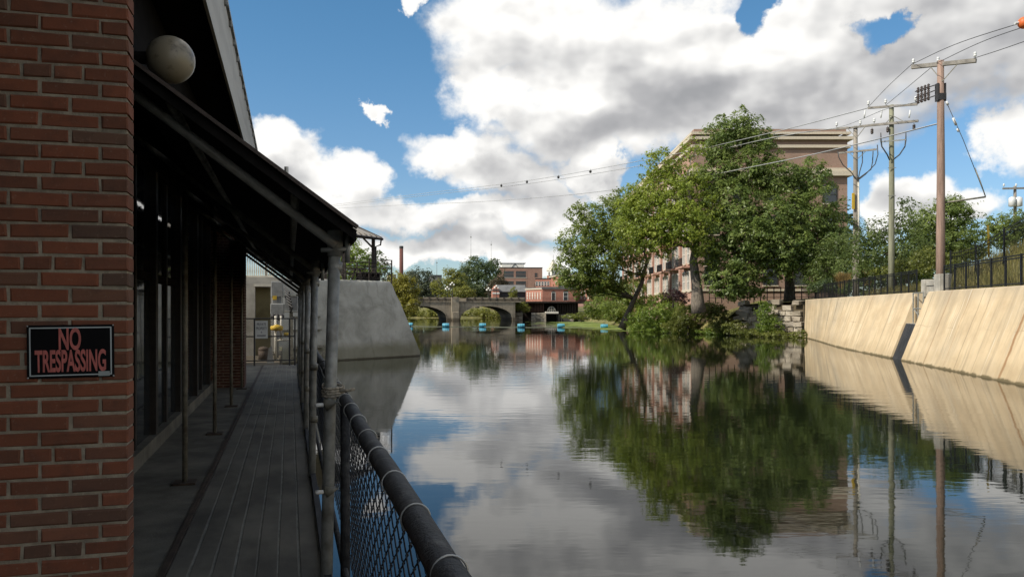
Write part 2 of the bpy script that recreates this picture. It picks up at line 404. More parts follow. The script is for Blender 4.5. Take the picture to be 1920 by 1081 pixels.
def globe_m(N, bs):
    co = N.node('ShaderNodeTexCoord').outputs['Object']
    c = N.mix(N.rng(N.noise(co, 9, 5, .7), .50, .72), (.28,.245,.175), (.10,.075,.045))
    c = N.mix(N.math('MULTIPLY', N.rng(N.noise(co, 30, 4, .7), .6, .72), .6), c, (.16,.10,.05))
    N.put(bs.inputs['Base Color'], c); bs.inputs['Roughness'].default_value = .35
    bs.inputs['Subsurface Weight'].default_value = .0
M['globe'] = material('stained_globe', globe_m)
M['bark'] = plain('bark', (.085,.07,.055), .95, var=.45, scale=5, stretch=(3,3,.7), bump=.6, bscale=12)
M['bark_grey'] = plain('bark_grey', (.16,.135,.11), .95, var=.4, scale=4, stretch=(3,3,.6), bump=.6, bscale=12)
M['soil'] = plain('soil', (.075,.058,.035), .95, var=.4, scale=.8, dirt=((.05,.07,.02), .8), bump=.5, bscale=6)
# right retaining wall: pale concrete with stains running down the batter
def wall_m(N, bs):
    co = N.node('ShaderNodeTexCoord').outputs['Object']
    s = N.node('ShaderNodeSeparateXYZ'); N.put(s.inputs[0], co)
    st = N.noise(N.vec('MULTIPLY', co, (1.6, .02, .10)), 1.0, 6, .68)
    st2 = N.noise(N.vec('MULTIPLY', co, (4.2, .02, .22)), 1.0, 5, .62)
    bl = N.noise(co, .55, 5, .6)
    c = N.ramp(bl, [(.28, (.45,.34,.215)), (.5, (.58,.455,.295)), (.75, (.68,.55,.38))])
    c = N.mix(N.math('MULTIPLY', N.math('MULTIPLY', N.rng(st, .48, .66), N.rng(bl, .30, .62, .3, 1.)), .72), c, (.235,.19,.135))
    c = N.mix(N.math('MULTIPLY', N.math('MULTIPLY', N.rng(st2, .57, .70), N.rng(N.noise(co, .33, 3), .42, .6, .1, 1.)), .8), c, (.74,.66,.52))
    c = N.mix(N.math('MULTIPLY', N.math('MULTIPLY', N.rng(st2, .44, .30), N.rng(N.noise(co, .27, 3), .42, .6, .1, 1.)), .5), c, (.25,.175,.105))
    c = N.mix(N.math('MULTIPLY', N.rng(N.noise(co, .22, 5, .6), .45, .7), .5), c, (.34,.285,.21))
    c = N.mix(N.math('MULTIPLY', N.rng(N.math('MULTIPLY_ADD', N.noise(co, .8, 4), 1.6, s.outputs[2]), 3.6, 4.6), .4), c, (.30,.265,.21))
    for u in (7.6, 15.4, 23.2, 42.6, 50.5, 58.4):     # upright casting joints
        dx = N.math('ABSOLUTE', N.math('SUBTRACT', N.math('MULTIPLY_ADD', N.noise(co, 4, 3), .05, s.outputs[0]), u))
        c = N.mix(N.math('MULTIPLY', N.rng(dx, .05, .015), .55), c, (.16,.13,.09))
    for u, wd, k in ((47.3, .16, .75), (38.6, .08, .45), (41.2, .07, .3), (53.1, .1, .4)):     # rust runs below the old fixings
        dx = N.math('ABSOLUTE', N.math('SUBTRACT', N.math('MULTIPLY_ADD', N.noise(co, 2.2, 3), .22, s.outputs[0]), u+.11))
        c = N.mix(N.math('MULTIPLY', N.rng(dx, wd, wd*.2), k), c, (.24,.115,.045))
    lift = N.math('ABSOLUTE', N.math('SUBTRACT', N.math('MULTIPLY_ADD', N.noise(co, 1.2, 4), .3, s.outputs[2]), 2.0))
    c = N.mix(N.math('MULTIPLY', N.math('MULTIPLY', N.rng(lift, .03, .01), N.rng(bl, .45, .6)), .35), c, (.2,.15,.1))
    wl = N.math('MULTIPLY_ADD', N.noise(co, 1.8, 4), .22, s.outputs[2])
    c = N.mix(N.rng(wl, .24, .14), c, (.07,.062,.035))
    c = N.mix(N.math('MULTIPLY', N.rng(wl, 1.1, .3), .3), c, (.27,.20,.11))
    N.put(bs.inputs['Base Color'], c); bs.inputs['Roughness'].default_value = .92; bs.inputs['Specular IOR Level'].default_value = .2
    bp = N.node('ShaderNodeBump'); bp.inputs['Strength'].default_value = .5; bp.inputs['Distance'].default_value = .05
    N.put(bp.inputs['Height'], N.noise(co, 2.5, 7, .65)); N.l.new(bp.outputs[0], bs.inputs['Normal'])
M['wall'] = material('stained_concrete', wall_m)
def pier_m(N, bs):
    co = N.node('ShaderNodeTexCoord').outputs['Object']
    s = N.node('ShaderNodeSeparateXYZ'); N.put(s.inputs[0], co)
    bl = N.noise(co, .8, 6, .65, .6)
    c = N.ramp(bl, [(.3, (.235,.23,.20)), (.5, (.36,.35,.31)), (.72, (.48,.465,.42))])
    c = N.mix(N.math('MULTIPLY', N.rng(N.noise(N.vec('MULTIPLY', co, (2.2, 2.2, .15)), 1, 5, .65), .55, .72), .6), c, (.15,.15,.135))
    wl = N.math('MULTIPLY_ADD', N.noise(co, 1.4, 4), .5, s.outputs[2])
    c = N.mix(N.math('MULTIPLY', N.rng(wl, 1.35, .75), .7), c, (.15,.14,.085))
    c = N.mix(N.math('MULTIPLY', N.rng(N.math('MULTIPLY_ADD', N.noise(co, 5, 3), .06, s.outputs[2]), .12, .08), .8), c, (.055,.045,.03))
    N.put(bs.inputs['Base Color'], c); bs.inputs['Roughness'].default_value = .9; bs.inputs['Specular IOR Level'].default_value = .2
    bp = N.node('ShaderNodeBump'); bp.inputs['Strength'].default_value = .6; bp.inputs['Distance'].default_value = .06
    N.put(bp.inputs['Height'], N.noise(co, 1.6, 7, .62)); N.l.new(bp.outputs[0], bs.inputs['Normal'])
M['pier'] = material('grey_concrete', pier_m)
M['concrete_light'] = plain('light_concrete', (.36,.34,.30), .9, var=.2, scale=2, dirt=((.16,.14,.11), .6), bump=.3, bscale=20)
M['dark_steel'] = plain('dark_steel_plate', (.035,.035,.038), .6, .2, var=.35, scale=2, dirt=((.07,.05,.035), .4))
M['fence_black'] = plain('fence_black', (.012,.013,.015), .5, .2, var=.3)
def stone_m(N, bs):
    co = N.node('ShaderNodeTexCoord').outputs['Object']; oi = N.node('ShaderNodeObjectInfo')
    c = N.ramp(oi.outputs['Random'], [(0, (.24,.205,.16)), (.4, (.36,.31,.25)), (.75, (.43,.38,.31)), (1, (.30,.26,.22))])
    v = N.vec('ADD', co, oi.outputs['Location'])
    c = N.mix(N.math('MULTIPLY', N.rng(N.noise(v, 2.4, 5, .65), .45, .7), .55), c, (.13,.11,.075))
    N.put(bs.inputs['Base Color'], c); bs.inputs['Roughness'].default_value = .92; bs.inputs['Specular IOR Level'].default_value = .2
    bp = N.node('ShaderNodeBump'); bp.inputs['Strength'].default_value = .7; bp.inputs['Distance'].default_value = .08
    N.put(bp.inputs['Height'], N.noise(v, 3, 6, .65)); N.l.new(bp.outputs[0], bs.inputs['Normal'])
M['stone'] = material('bank_stone', stone_m)
L = {}
L['maple'] = leafmat('maple_leaf', (.075,.11,.020), (.165,.22,.042), (.28,.335,.08))
L['yellow_maple'] = leafmat('yellow_green_leaf', (.10,.145,.016), (.22,.285,.034), (.36,.41,.075))
L['locust'] = leafmat('locust_leaf', (.062,.105,.024), (.15,.21,.048), (.27,.33,.09))
L['dark'] = leafmat('dark_leaf', (.05,.08,.02), (.11,.155,.04), (.20,.25,.075))
L['bush'] = leafmat('bush_leaf', (.065,.085,.016), (.15,.175,.035), (.26,.275,.07))
L['bright_bush'] = leafmat('bright_bush_leaf', (.07,.12,.016), (.16,.23,.032), (.27,.35,.06))
L['yellow'] = leafmat('yellowing_leaf', (.12,.12,.016), (.23,.22,.03), (.37,.335,.055))
L['far_green'] = leafmat('far_green_leaf', (.045,.075,.03), (.085,.125,.045), (.135,.175,.06))
L['far_dark'] = leafmat('far_dark_leaf', (.04,.055,.035), (.07,.09,.05), (.105,.125,.065))
L['far_lime'] = leafmat('far_lime_leaf', (.11,.13,.025), (.20,.21,.035), (.29,.29,.06))
L['brown'] = leafmat('brown_leaf', (.05,.04,.025), (.085,.07,.04), (.13,.11,.06))
L['purple'] = leafmat('purple_leaf', (.035,.02,.025), (.07,.035,.04), (.11,.06,.06))
L['tan'] = leafmat('tan_grass', (.22,.15,.06), (.36,.26,.11), (.50,.38,.18))
# ------------------------------------------------------------------ water
def water_m(N, bs):
    co = N.node('ShaderNodeTexCoord').outputs['Object']
    s = N.node('ShaderNodeSeparateXYZ'); N.put(s.inputs[0], co)
    bs.inputs['Base Color'].default_value = (.006,.008,.004,1); bs.inputs['Roughness'].default_value = .03
    bs.inputs['IOR'].default_value = 1.40; bs.inputs['Specular IOR Level'].default_value = .5
    a = N.noise(N.vec('MULTIPLY', co, (.55, 1.5, 1)), 1.0, 3, .55)
    b = N.noise(N.vec('MULTIPLY', co, (2.4, 5.5, 1)), 1.0, 2, .5)
    patch = N.rng(N.noise(co, .045, 3, .5), .40, .62, .25, 1.0)
    h = N.math('MULTIPLY', N.math('MULTIPLY_ADD', b, .22, a), patch)
    bp = N.node('ShaderNodeBump'); bp.inputs['Strength'].default_value = 1.0; bp.inputs['Distance'].default_value = .0055
    N.put(bp.inputs['Height'], h); N.l.new(bp.outputs[0], bs.inputs['Normal'])
M['water'] = material('river_water', water_m)
mb = MB()
xs = [-900,-300,-100,-40,0,40,100,300,900]; ys = [-300,-60,0,40,100,200,330]
for i in range(len(xs)-1):
    for j in range(len(ys)-1): mb.quad((xs[i],ys[j],0),(xs[i+1],ys[j],0),(xs[i+1],ys[j+1],0),(xs[i],ys[j+1],0))
struct('water', mb, M['water'])
# ------------------------------------------------------------------ terrain ribbons
def terrain(name, stations, mat, sub=5, seed=3, amp=.12):
    q = random.Random(seed); mb = MB(); rows = []
    S = []
    for k in range(len(stations)-1):
        a, b = stations[k], stations[k+1]
        for j in range(sub):
            t = j/sub
            S.append((Vector(a[0]).lerp(Vector(b[0]), t), Vector(a[1]).lerp(Vector(b[1]), t).normalized(), [(p[0]*(1-t)+r[0]*t, p[1]*(1-t)+r[1]*t) for p, r in zip(a[2], b[2])]))
    a = stations[-1]; S.append((Vector(a[0]), Vector(a[1]).normalized(), a[2]))
    for p, n, prof in S:
        row = []
        fine = []
        for k in range(len(prof)-1):
            for j in range(3): fine.append((prof[k][0]+(prof[k+1][0]-prof[k][0])*j/3, prof[k][1]+(prof[k+1][1]-prof[k][1])*j/3, k+j))
        fine.append((*prof[-1], 9))
        for v, z, k in fine: row.append((p.x+n.x*v, p.y+n.y*v, z+(q.uniform(-amp, amp) if k > 1 else 0)))
        rows.append(row)
    m = len(rows[0])
    for r in rows: mb.v += r
    for i in range(len(rows)-1):
        for j in range(m-1): mb.f.append((i*m+j, i*m+j+1, (i+1)*m+j+1, (i+1)*m+j))
    return struct(name, mb, mat, True)
def grass_m(N, bs):
    co = N.node('ShaderNodeTexCoord').outputs['Object']
    c = N.ramp(N.noise(co, .5, 6, .65), [(.3, (.07,.08,.02)), (.5, (.15,.14,.04)), (.7, (.24,.20,.075))])
    c = N.mix(N.math('MULTIPLY', N.rng(N.noise(co, 6, 4, .7), .45, .7), .5), c, (.06,.07,.018))
    N.put(bs.inputs['Base Color'], c); bs.inputs['Roughness'].default_value = .95
    bp = N.node('ShaderNodeBump'); bp.inputs['Strength'].default_value = .8; bp.inputs['Distance'].default_value = .15
    N.put(bp.inputs['Height'], N.noise(co, 5, 6, .7)); N.l.new(bp.outputs[0], bs.inputs['Normal'])
M['grass_ground'] = material('rough_grass', grass_m)
E = Vector((28.1, 77)); U = Vector((.1743,.9848)); NRM = Vector((.9848,-.1743))
def wl(x, y=0., z=0.):                    # right wall frame (x towards the camera, y into the land) -> world
    p = E-U*x+NRM*y; return Vector((p.x, p.y, z))
WRZ = math.atan2(-U.y, -U.x)
def st(x, prof): p = wl(x, .45); return ((p.x, p.y), tuple(NRM), prof)
PROF = {84: [(0,3.55),(2.5,4.1),(8,7.4),(15,9.8),(50,13),(400,18)], 44: [(0,3.55),(2.5,4.1),(8,7.3),(15,9.6),(50,12.5),(400,17)], 33: [(0,3.55),(2.5,4.0),(8,7.1),(15,9.2),(50,12),(400,16)],
        25: [(0,3.55),(2.5,3.8),(8,6.5),(15,8.6),(50,11),(400,15)], 18: [(0,3.55),(3,3.65),(8,4.6),(16,6.4),(50,8),(400,12)], 1: [(0,3.55),(3,3.65),(8,3.9),(16,4.2),(50,4.6),(400,8)]}
def ground_z(x, y):
    ks = sorted(PROF); i = max(0, min(len(ks)-2, sum(k <= x for k in ks)-1)); a, b = ks[i], ks[i+1]; t = max(0, min(1, (x-a)/(b-a)))
    f = lambda p: float(np.interp(y-.45, [q[0] for q in p], [q[1] for q in p]))
    return f(PROF[a])*(1-t)+f(PROF[b])*t
terrain('right_bank', [
    st(84, PROF[84]),
    st(44, PROF[44]),
    st(33, PROF[33]), st(25, PROF[25]),
    st(18, PROF[18]),
    st(1, PROF[1]),
    ((24.9,86.5), (.9,.43), [(0,3.2),(3,3.5),(8,3.9),(16,4.2),(50,4.6),(400,8)]),
    ((22.3,93), (.95,.3), [(0,-.5),(1.2,1.0),(2.8,2.4),(7,3.6),(50,4.6),(400,8)]),
    ((19.6,104), (.95,.3), [(0,-.5),(2,.8),(4,1.9),(9,3.4),(50,4.6),(400,8)]),
    ((16.6,118), (.95,.3), [(0,-.5),(3,.5),(6,1.3),(12,3.2),(50,4.6),(400,8)]),
    ((17.2,150), (1,.1), [(0,-.5),(2.5,.6),(5,1.6),(10,3.6),(50,4.8),(400,8)]),
    ((18.0,196), (1,.1), [(0,-.5),(1.5,1.2),(3,3.0),(8,4.8),(50,5),(400,8)]),
    ((19.0,232), (1,.1), [(0,-.5),(1.5,1.2),(3,3.0),(8,4.8),(50,5),(400,8)])], M['grass_ground'])
terrain('left_bank', [
    ((-15,44), (-1,.1), [(0,-.5),(.5,3.4),(3,3.6),(20,4),(80,4.5),(400,8)]),
    ((-10.5,60), (-1,.1), [(0,-.5),(.5,1.5),(3,2.4),(20,3.4),(80,4.5),(400,8)]),
    ((-14,90), (-1,.1), [(0,-.5),(1.5,.6),(4,1.8),(20,3.2),(80,4.5),(400,8)]),
    ((-20,140), (-1,.1), [(0,-.5),(1.5,.5),(4,1.5),(20,3.2),(80,4.5),(400,8)]),
    ((-29,180), (-1,.1), [(0,-.5),(1.5,.8),(4,2.6),(20,4.8),(80,5),(400,8)]),
    ((-30,232), (-1,.1), [(0,-.5),(1.5,.8),(4,2.6),(20,4.8),(80,5),(400,8)])], M['grass_ground'], seed=9)
terrain('far_land', [
    ((-900,250), (0,1), [(0,-.6),(6,.5),(20,2.2),(60,4),(400,7),(5000,30)]),
    ((-60,255), (0,1), [(0,-.6),(6,.5),(20,2.2),(60,4),(400,7),(5000,30)]),
    ((0,258), (0,1), [(0,-.6),(6,.5),(20,2.2),(60,4),(400,7),(5000,30)]),
    ((60,255), (0,1), [(0,-.6),(6,.5),(20,2.2),(60,4),(400,7),(5000,30)]),
    ((900,250), (0,1), [(0,-.6),(6,.5),(20,2.2),(60,4),(400,7),(5000,30)])], M['grass_ground'], seed=5, amp=.3)
# ------------------------------------------------------------------ right retaining wall
WT = 3.65
def batter(x): t = min(1, max(0, x/24)); return .08+1.27*t*t*(3-2*t)
def wall_block(x0, x1, back=.9, seed=1):
    q = random.Random(seed); mb = MB(); n = max(2, int((x1-x0)/1.6)); rows = []
    zs = [-1., 0., .45, .95, 1.5, 2.1, 2.7, 3.25, WT-.04, WT]
    for i in range(n+1):
        x = x0+(x1-x0)*i/n; b = batter(x); r = []
        for k, z in enumerate(zs):
            y = -b*(1-z/WT)+(q.uniform(-.018,.018) if 0 < k < 8 else 0)+(.03 if k == 9 else 0); r.append((x, y, z))
        r += [(x, back, WT), (x, back, -1)]; rows.append(r)
    m = len(rows[0])
    for r in rows: mb.v += r
    for i in range(n):
        for j in range(m-1): mb.f.append((i*m+j, i*m+j+1, (i+1)*m+j+1, (i+1)*m+j))
    mb.f.append(tuple(range(m))); mb.f.append(tuple(n*m+m-1-j for j in range(m)))
    return mb
S0, S1 = 33.1, 35.1
rw = thing('retaining_wall', 'long battered tan concrete wall with dark stains along the right bank', 'wall', (E.x, E.y, 0), WRZ)
wall_block(0, S0, seed=2).build('wall_panel', M['wall'], rw)
wall_block(S1, 84, seed=3).build('wall_panel', M['wall'], rw)
mb = MB(); mb.box(S0+.005, S1-.005, .5, 1.6, -1, 4.0); mb.build('back_wall', M['concrete_light'], rw)
mb = MB(); mb.box(S0+.005, S1-.005, -.51, .495, 1.5, 1.95); mb.build('ledge', M['concrete_light'], rw)
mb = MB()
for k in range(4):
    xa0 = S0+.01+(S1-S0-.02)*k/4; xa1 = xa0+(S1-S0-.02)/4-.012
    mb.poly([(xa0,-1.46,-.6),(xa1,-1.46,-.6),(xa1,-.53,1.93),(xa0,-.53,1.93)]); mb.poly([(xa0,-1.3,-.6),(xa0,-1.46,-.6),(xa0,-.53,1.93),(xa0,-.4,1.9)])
mb.build('slot_shade_plate', M['dark_steel'], rw)  # dark sheet added to put the notch's shade into its colour
mb = MB(); mb.cbox(S0-.35, S0+.2, .35, .9, 3.4, 4.35, .02); mb.cbox(S1-.1, S1+.75, .30, .9, 3.4, 4.55, .02); mb.build('coping_block', M['concrete_light'], rw)
mb = MB(); mb.box(S0+.2, S1-.1, .45, .85, 4.005, 4.25); mb.build('coping_beam', M['concrete_light'], rw)
g = thing('guard_rail', 'small grey pipe guard standing in the notch of the concrete wall', 'railing', wl((S0+S1)/2, -.2, 1.95), WRZ)
mb = MB(); h = (S1-S0)/2-.15
for x in (-h, 0, h): mb.tube([(x,0,0),(x,0,1.65)], .035, 6)
for z in (.8, 1.65): mb.tube([(-h,0,z),(h,0,z)], .035, 6)
mb.tube([(-h,0,.85),(h,0,.05)], .03, 6); mb.build('pipe_frame', M['galv'], g)
# black fence along the top of the wall
def pick(x): return S0-.4 < x < S1+.8
fz = 3.65; fh = 1.28
wf = thing('wall_fence', 'black metal picket fence running along the top of the concrete wall', 'fence', (E.x, E.y, fz), WRZ)
pm = MB().box(-.036,.036,-.036,.036,0,fh+.05).mesh('post')
step = 1.47; rail_me = MB().box(.045, 1.47-.045, -.02, .02, -.025, .025).mesh('rail'); x = 2.3; infill = MB(); tall = 1.28
while x < 82:
    if not pick(x): link('post', pm, M['fence_black'], wf, (x, .45, 0))
    if x+step < 82 and not (pick(x) or pick(x+step)):
        for z in (.12, fh-.12, fh): link('rail', rail_me, M['fence_black'], wf, (x, .45, z))
        k = x+.11
        while k < x+step-.03: infill.box(k-.006, k+.006, .444, .456, .02, fh); k += .135
    x += step
tag(infill.build('pickets', M['fence_black'], wf), kind='stuff')
# taller spiked fence climbing the slope behind the pole
tf = thing('tall_fence', 'tall black picket fence climbing the grass slope behind the wooden pole', 'fence', wl(33.6, 1.6, 3.6), 0)
tp = [Vector((0,0,0)), Vector((1.7,.6,.15)), Vector((4.0,1.8,.75)), Vector((6.4,3.3,1.4)), Vector((9,5,2.0)), Vector((11.8,6.8,2.5))]
rl = MB(); pk = MB(); tfo = Vector(tf.location)
for p in tp:
    w_ = Vector((p.x+tfo.x-E.x, p.y+tfo.y-E.y)); p.z = ground_z(-(w_.x*U.x+w_.y*U.y), w_.x*NRM.x+w_.y*NRM.y)-tfo.z
for k, p in enumerate(tp):
    MB().box(p.x-.035,p.x+.035,p.y-.035,p.y+.035,p.z-.4,p.z+2.15).build('post', M['fence_black'], tf)
    if k:
        a = tp[k-1]
        for z in (.2, 1.75, 1.95): rl.bar(a+Vector((0,0,z)), p+Vector((0,0,z)), .035, .04)
        n = int((p-a).length/.13)
        for j in range(1, n): v = a.lerp(p, j/n); pk.box(v.x-.008,v.x+.008,v.y-.008,v.y+.008,v.z+.05,v.z+2.08)
rl.build('rail', M['fence_black'], tf); tag(pk.build('pickets', M['fence_black'], tf), kind='stuff')
# ------------------------------------------------------------------ stone wall by the trees
SA, SB = Vector((27.95,77.4)), Vector((24.3,86.0)); SD = (SB-SA).normalized(); SL = (SB-SA).length
srz = math.atan2(SD.y, SD.x)
swt = thing('stone_wall', 'low wall of rough tan stone blocks below the big trees', 'wall', (SA.x, SA.y, 0), srz)
core = MB().box(0, SL, -1.2, -.28, -.8, 3.15).build('core', M['soil'], swt)
def stone_variant(q):
    mb = MB(); i = 0; P = []
    for z, k in ((-.5, .0), (-.42, -.0), (.42, 0), (.5, .06)):
        for (x, y) in ((-.5,.5),(.5,.5),(.5,-.5),(-.5,-.5)):
            P.append((x*(1-.12*(abs(z) > .45))+q.uniform(-.05,.05), y*(1-.25*(abs(z) > .45))+q.uniform(-.1,.1), z+q.uniform(-.05,.05)))
    mb.v = P
    for r in range(3):
        for k in range(4): mb.f.append((r*4+k, r*4+4+k, r*4+4+(k+1) % 4, r*4+(k+1) % 4))
    mb.f += [(0,1,2,3),(15,14,13,12)]
    return mb.mesh('stone')
q = random.Random(21); SV = [stone_variant(q) for _ in range(10)]
z = -.35
row = 0
while z < 3.2:
    hgt = q.uniform(.38,.62); x = -.1+q.uniform(0,.3)
    while x < SL-.15:
        wdt = q.uniform(.5,1.25) if x < SL*.5 else q.uniform(.6,1.7)
        if z+hgt > 3.1 and q.random() < .35: x += wdt; continue
        o = link('stone', q.choice(SV), M['stone'], swt, (x+wdt/2, -.24+q.uniform(-.08,.12)*(1+x/SL*1.5), z+hgt/2+q.uniform(-.13,.13)*(x > SL*.3))); o.scale = ((wdt-.05)*(1.1 if x > SL*.3 else 1), q.uniform(.5,.85), (hgt-.05)*(q.uniform(.9,1.35) if x > SL*.3 else 1))
        o.rotation_euler = (q.uniform(-.04,.04), q.uniform(-.05,.05)*(1+x/SL*4), q.uniform(-.06,.06)*(1+x/SL*3)); x += wdt
    z += hgt
# ------------------------------------------------------------------ left bank pier
PA, PB = Vector((-10.2,41.5)), Vector((-4.93,47.36)); PD = (PB-PA).normalized()
prz = math.atan2(PD.y, PD.x); PL = (PB-PA).length
# local frame: x along the front face (0 at PA), y away from the camera
PT = 4.33
def ring_at(z):
    t = (z+.8)/(PT+.8); tt = max(0, z)/PT
    e = 1.75*tt**1.15; f = .75*tt            # batter of the end and of the front
    x1 = PL-e; r = 1.1-.2*tt
    pts = [(-16, f), (-6, f), (0, f)]
    for k in range(5): pts.append((x1-r-(x1-r)*(1-k/5) if False else (x1-r)*(k+1)/5, f))
    for k in range(1, 6):
        a = math.pi/2*k/5; pts.append((x1-r+r*math.sin(a), f+r-r*math.cos(a)))
    pts += [(x1-.2, 6), (x1-1.2, 12), (x1-3, 18), (-16, 18)]
    return pts
q = random.Random(4); mb = MB(); zs = [-.8,-.1,.25,.7,1.3,1.9,2.5,3.1,3.6,4.0,4.2,PT]; m = len(ring_at(0))
for k, z in enumerate(zs):
    for (x, y) in ring_at(z): mb.v.append((x+(q.uniform(-.02,.02) if 0 < k < 10 else 0), y+(q.uniform(-.03,.03) if 0 < k < 10 else 0)+(.1 if k == 11 else 0), z))
for k in range(len(zs)-1):
    for j in range(m): mb.f.append((k*m+j, k*m+(j+1) % m, (k+1)*m+(j+1) % m, (k+1)*m+j))
mb.f.append(tuple((len(zs)-1)*m+j for j in range(m)))
pier = thing('river_pier', 'big grey rounded concrete pier in the shade beyond the walkway', 'pier', (PA.x, PA.y, 0), prz)
smooth_by_angle(mb.build('body', M['pier'], pier), 50)
mb = MB()
for k, (x0, x1, z0, z1, y0) in enumerate(((-1.0,.55,2.30,2.36,.36),(-2.6,.55,1.62,1.68,.25),(-1.4,.55,.30,.55,-.1),(-1.4,.55,.72,.86,-.08))): mb.box(x0, x1, y0-.1, y0+.45, z0, z1)
mb.build('waling_beam', M['galv_dull'], pier)
def P(x, y, z): v = PA+PD*x+Vector((-PD.y, PD.x))*y; return Vector((v.x, v.y, z))
# ------------------------------------------------------------------ restaurant at the left: slab, walkway, building
DZ = EYE-1.6                         # deck level
mb = MB(); mb.box(-14, -.765, -6, 24.2, -1.5, DZ); s = struct('quay', mb, M['concrete_floor'], rz=TH)
mb = MB(); mb.box(-14, -.3, 24.21, 36.5, -1.5, DZ-.02); struct('gravel_yard', mb, M['soil'], rz=TH)
ww = thing('walkway', 'narrow dark walkway of long ribbed strips with pale joints beside the river', 'walkway', W(0,0,DZ), TH)
mb = MB(); mb.box(-.72, .235, -3, 24.2, -.22, -.005); mb.build('joint_bed', M['mat_joint'], ww)
mb = MB(); mb.box(-.762, -.722, -3, 24.2, -.2, .012); mb.build('edge_angle', M['edge_angle'], ww)
wd = (.19+.72)/7
q = random.Random(3)
for y0, y1 in ((-3,4.3),(4.31,12.9),(12.91,18.6),(18.61,24.2)):
    for k in range(7):
        x0 = -.72+wd*k+.0055; x1 = -.72+wd*(k+1)-.0055; mb = MB(); n = max(2, int((y1-y0)/.9)); dx = [q.uniform(-.003,.003) for _ in range(n+1)]; dz = q.uniform(-.002,.002)
        for i in range(n+1):
            y = y0+(y1-y0)*i/n; a = x0+dx[i]; b = x1+dx[i]
            mb.v += [(a,y,-.0045),(a,y,dz-.002),(a+.004,y,dz),(b-.004,y,dz),(b,y,dz-.002),(b,y,-.0045)]
        for i in range(n):
            for j in range(5): mb.f.append((i*6+j, (i+1)*6+j, (i+1)*6+j+1, i*6+j+1))
        mb.f += [(0,1,2,3,4,5), tuple(n*6+5-j for j in range(6))]
        mb.build('strip', M['mat_strip'], ww)
mb = MB(); mb.box(.195, .24, -3, 24.2, -.2, .035); mb.build('kerb_angle', M['dark_steel'], ww)
# building
rb = thing('brick_restaurant', 'dark shaded building with brick piers and a window wall at the far left', 'building', W(0,0,0), TH)
FY = 3.38; SX = -.60                  # front of the near brick wall and its right side
WTOP = 5.4
mortar = MB().box(-4.2, SX-.006, FY+.006, FY+.13, DZ, WTOP).build('brick_wall', M['mortar'], rb)
def brick_var(l, h, dpt, q):
    # front at y=0, chamfered arrises, slightly out of true
    c = .0055; mb = MB(); j = lambda a: q.uniform(-a, a)*(2.2 if q.random() < .12 else 1.15)
    bk = [(0,dpt,0),(l,dpt,0),(l,dpt,h),(0,dpt,h)]; of = [(0+j(.0015),c,j(.002)),(l+j(.0015),c,j(.002)),(l+j(.0015),c,h+j(.002)),(j(.0015),c,h+j(.002))]
    inn = [(c+j(.002),j(.0012),c+j(.002)),(l-c+j(.002),j(.0012),c+j(.002)),(l-c+j(.002),j(.0012),h-c+j(.002)),(c+j(.002),j(.0012),h-c+j(.002))]
    mb.v = bk+of+inn
    for k in range(4): mb.f += [(k,(k+1)%4,4+(k+1)%4,4+k),(4+k,4+(k+1)%4,8+(k+1)%4,8+k)]
    mb.f.append((8,9,10,11)); return mb.mesh('brick')
q = random.Random(11); CH = .0602; BH = .0492; ST_ = .2075; HD = .1036; JT = .0112
STR = [brick_var(ST_-JT, BH, .115, q) for _ in range(10)]; HDR = [brick_var(HD-JT, BH, .115, q) for _ in range(7)]; TQ = [brick_var(.152, BH, .115, q) for _ in range(4)]
rows = int((WTOP-DZ)/CH); r0 = int((za(1081,3.0)-DZ)/CH)-3; r1 = int((za(0,3.1)-DZ)/CH)+3
rest = MB()
for r in range(rows):
    z = DZ+r*CH+.004; x = SX; k = 0
    header = r % 6 == 5
    while x > -1.95:
        if header: v, l = (TQ, .152) if k == 0 else (HDR, HD-JT)
        elif r % 2 == 0 and k == 0: v, l = HDR, HD-JT
        else: v, l = STR, ST_-JT
        if r0 <= r <= r1 and x > -1.42:
            o = link('brick', q.choice(v), M['brick'], mortar, (x-l, FY+q.uniform(-.0025,.0025), z)); o.rotation_euler = (0, q.uniform(-.006,.006), q.uniform(-.006,.006))
        else: rest.box(x-l, x, FY, FY+.1, z, z+BH)
        x -= l+JT; k += 1
tag(rest.build('brickwork', M['brick'], mortar), kind='stuff')
# far brick pier by the end of the window wall
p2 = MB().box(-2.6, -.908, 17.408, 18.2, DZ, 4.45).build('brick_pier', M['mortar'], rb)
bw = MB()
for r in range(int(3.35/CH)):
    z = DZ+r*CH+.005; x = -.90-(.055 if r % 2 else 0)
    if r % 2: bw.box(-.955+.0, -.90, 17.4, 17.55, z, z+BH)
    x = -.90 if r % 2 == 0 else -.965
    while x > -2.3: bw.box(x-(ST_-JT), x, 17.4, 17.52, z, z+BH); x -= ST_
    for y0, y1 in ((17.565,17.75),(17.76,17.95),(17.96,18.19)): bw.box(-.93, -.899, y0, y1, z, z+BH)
tag(bw.build('brickwork', M['far_brick'], p2), kind='stuff')
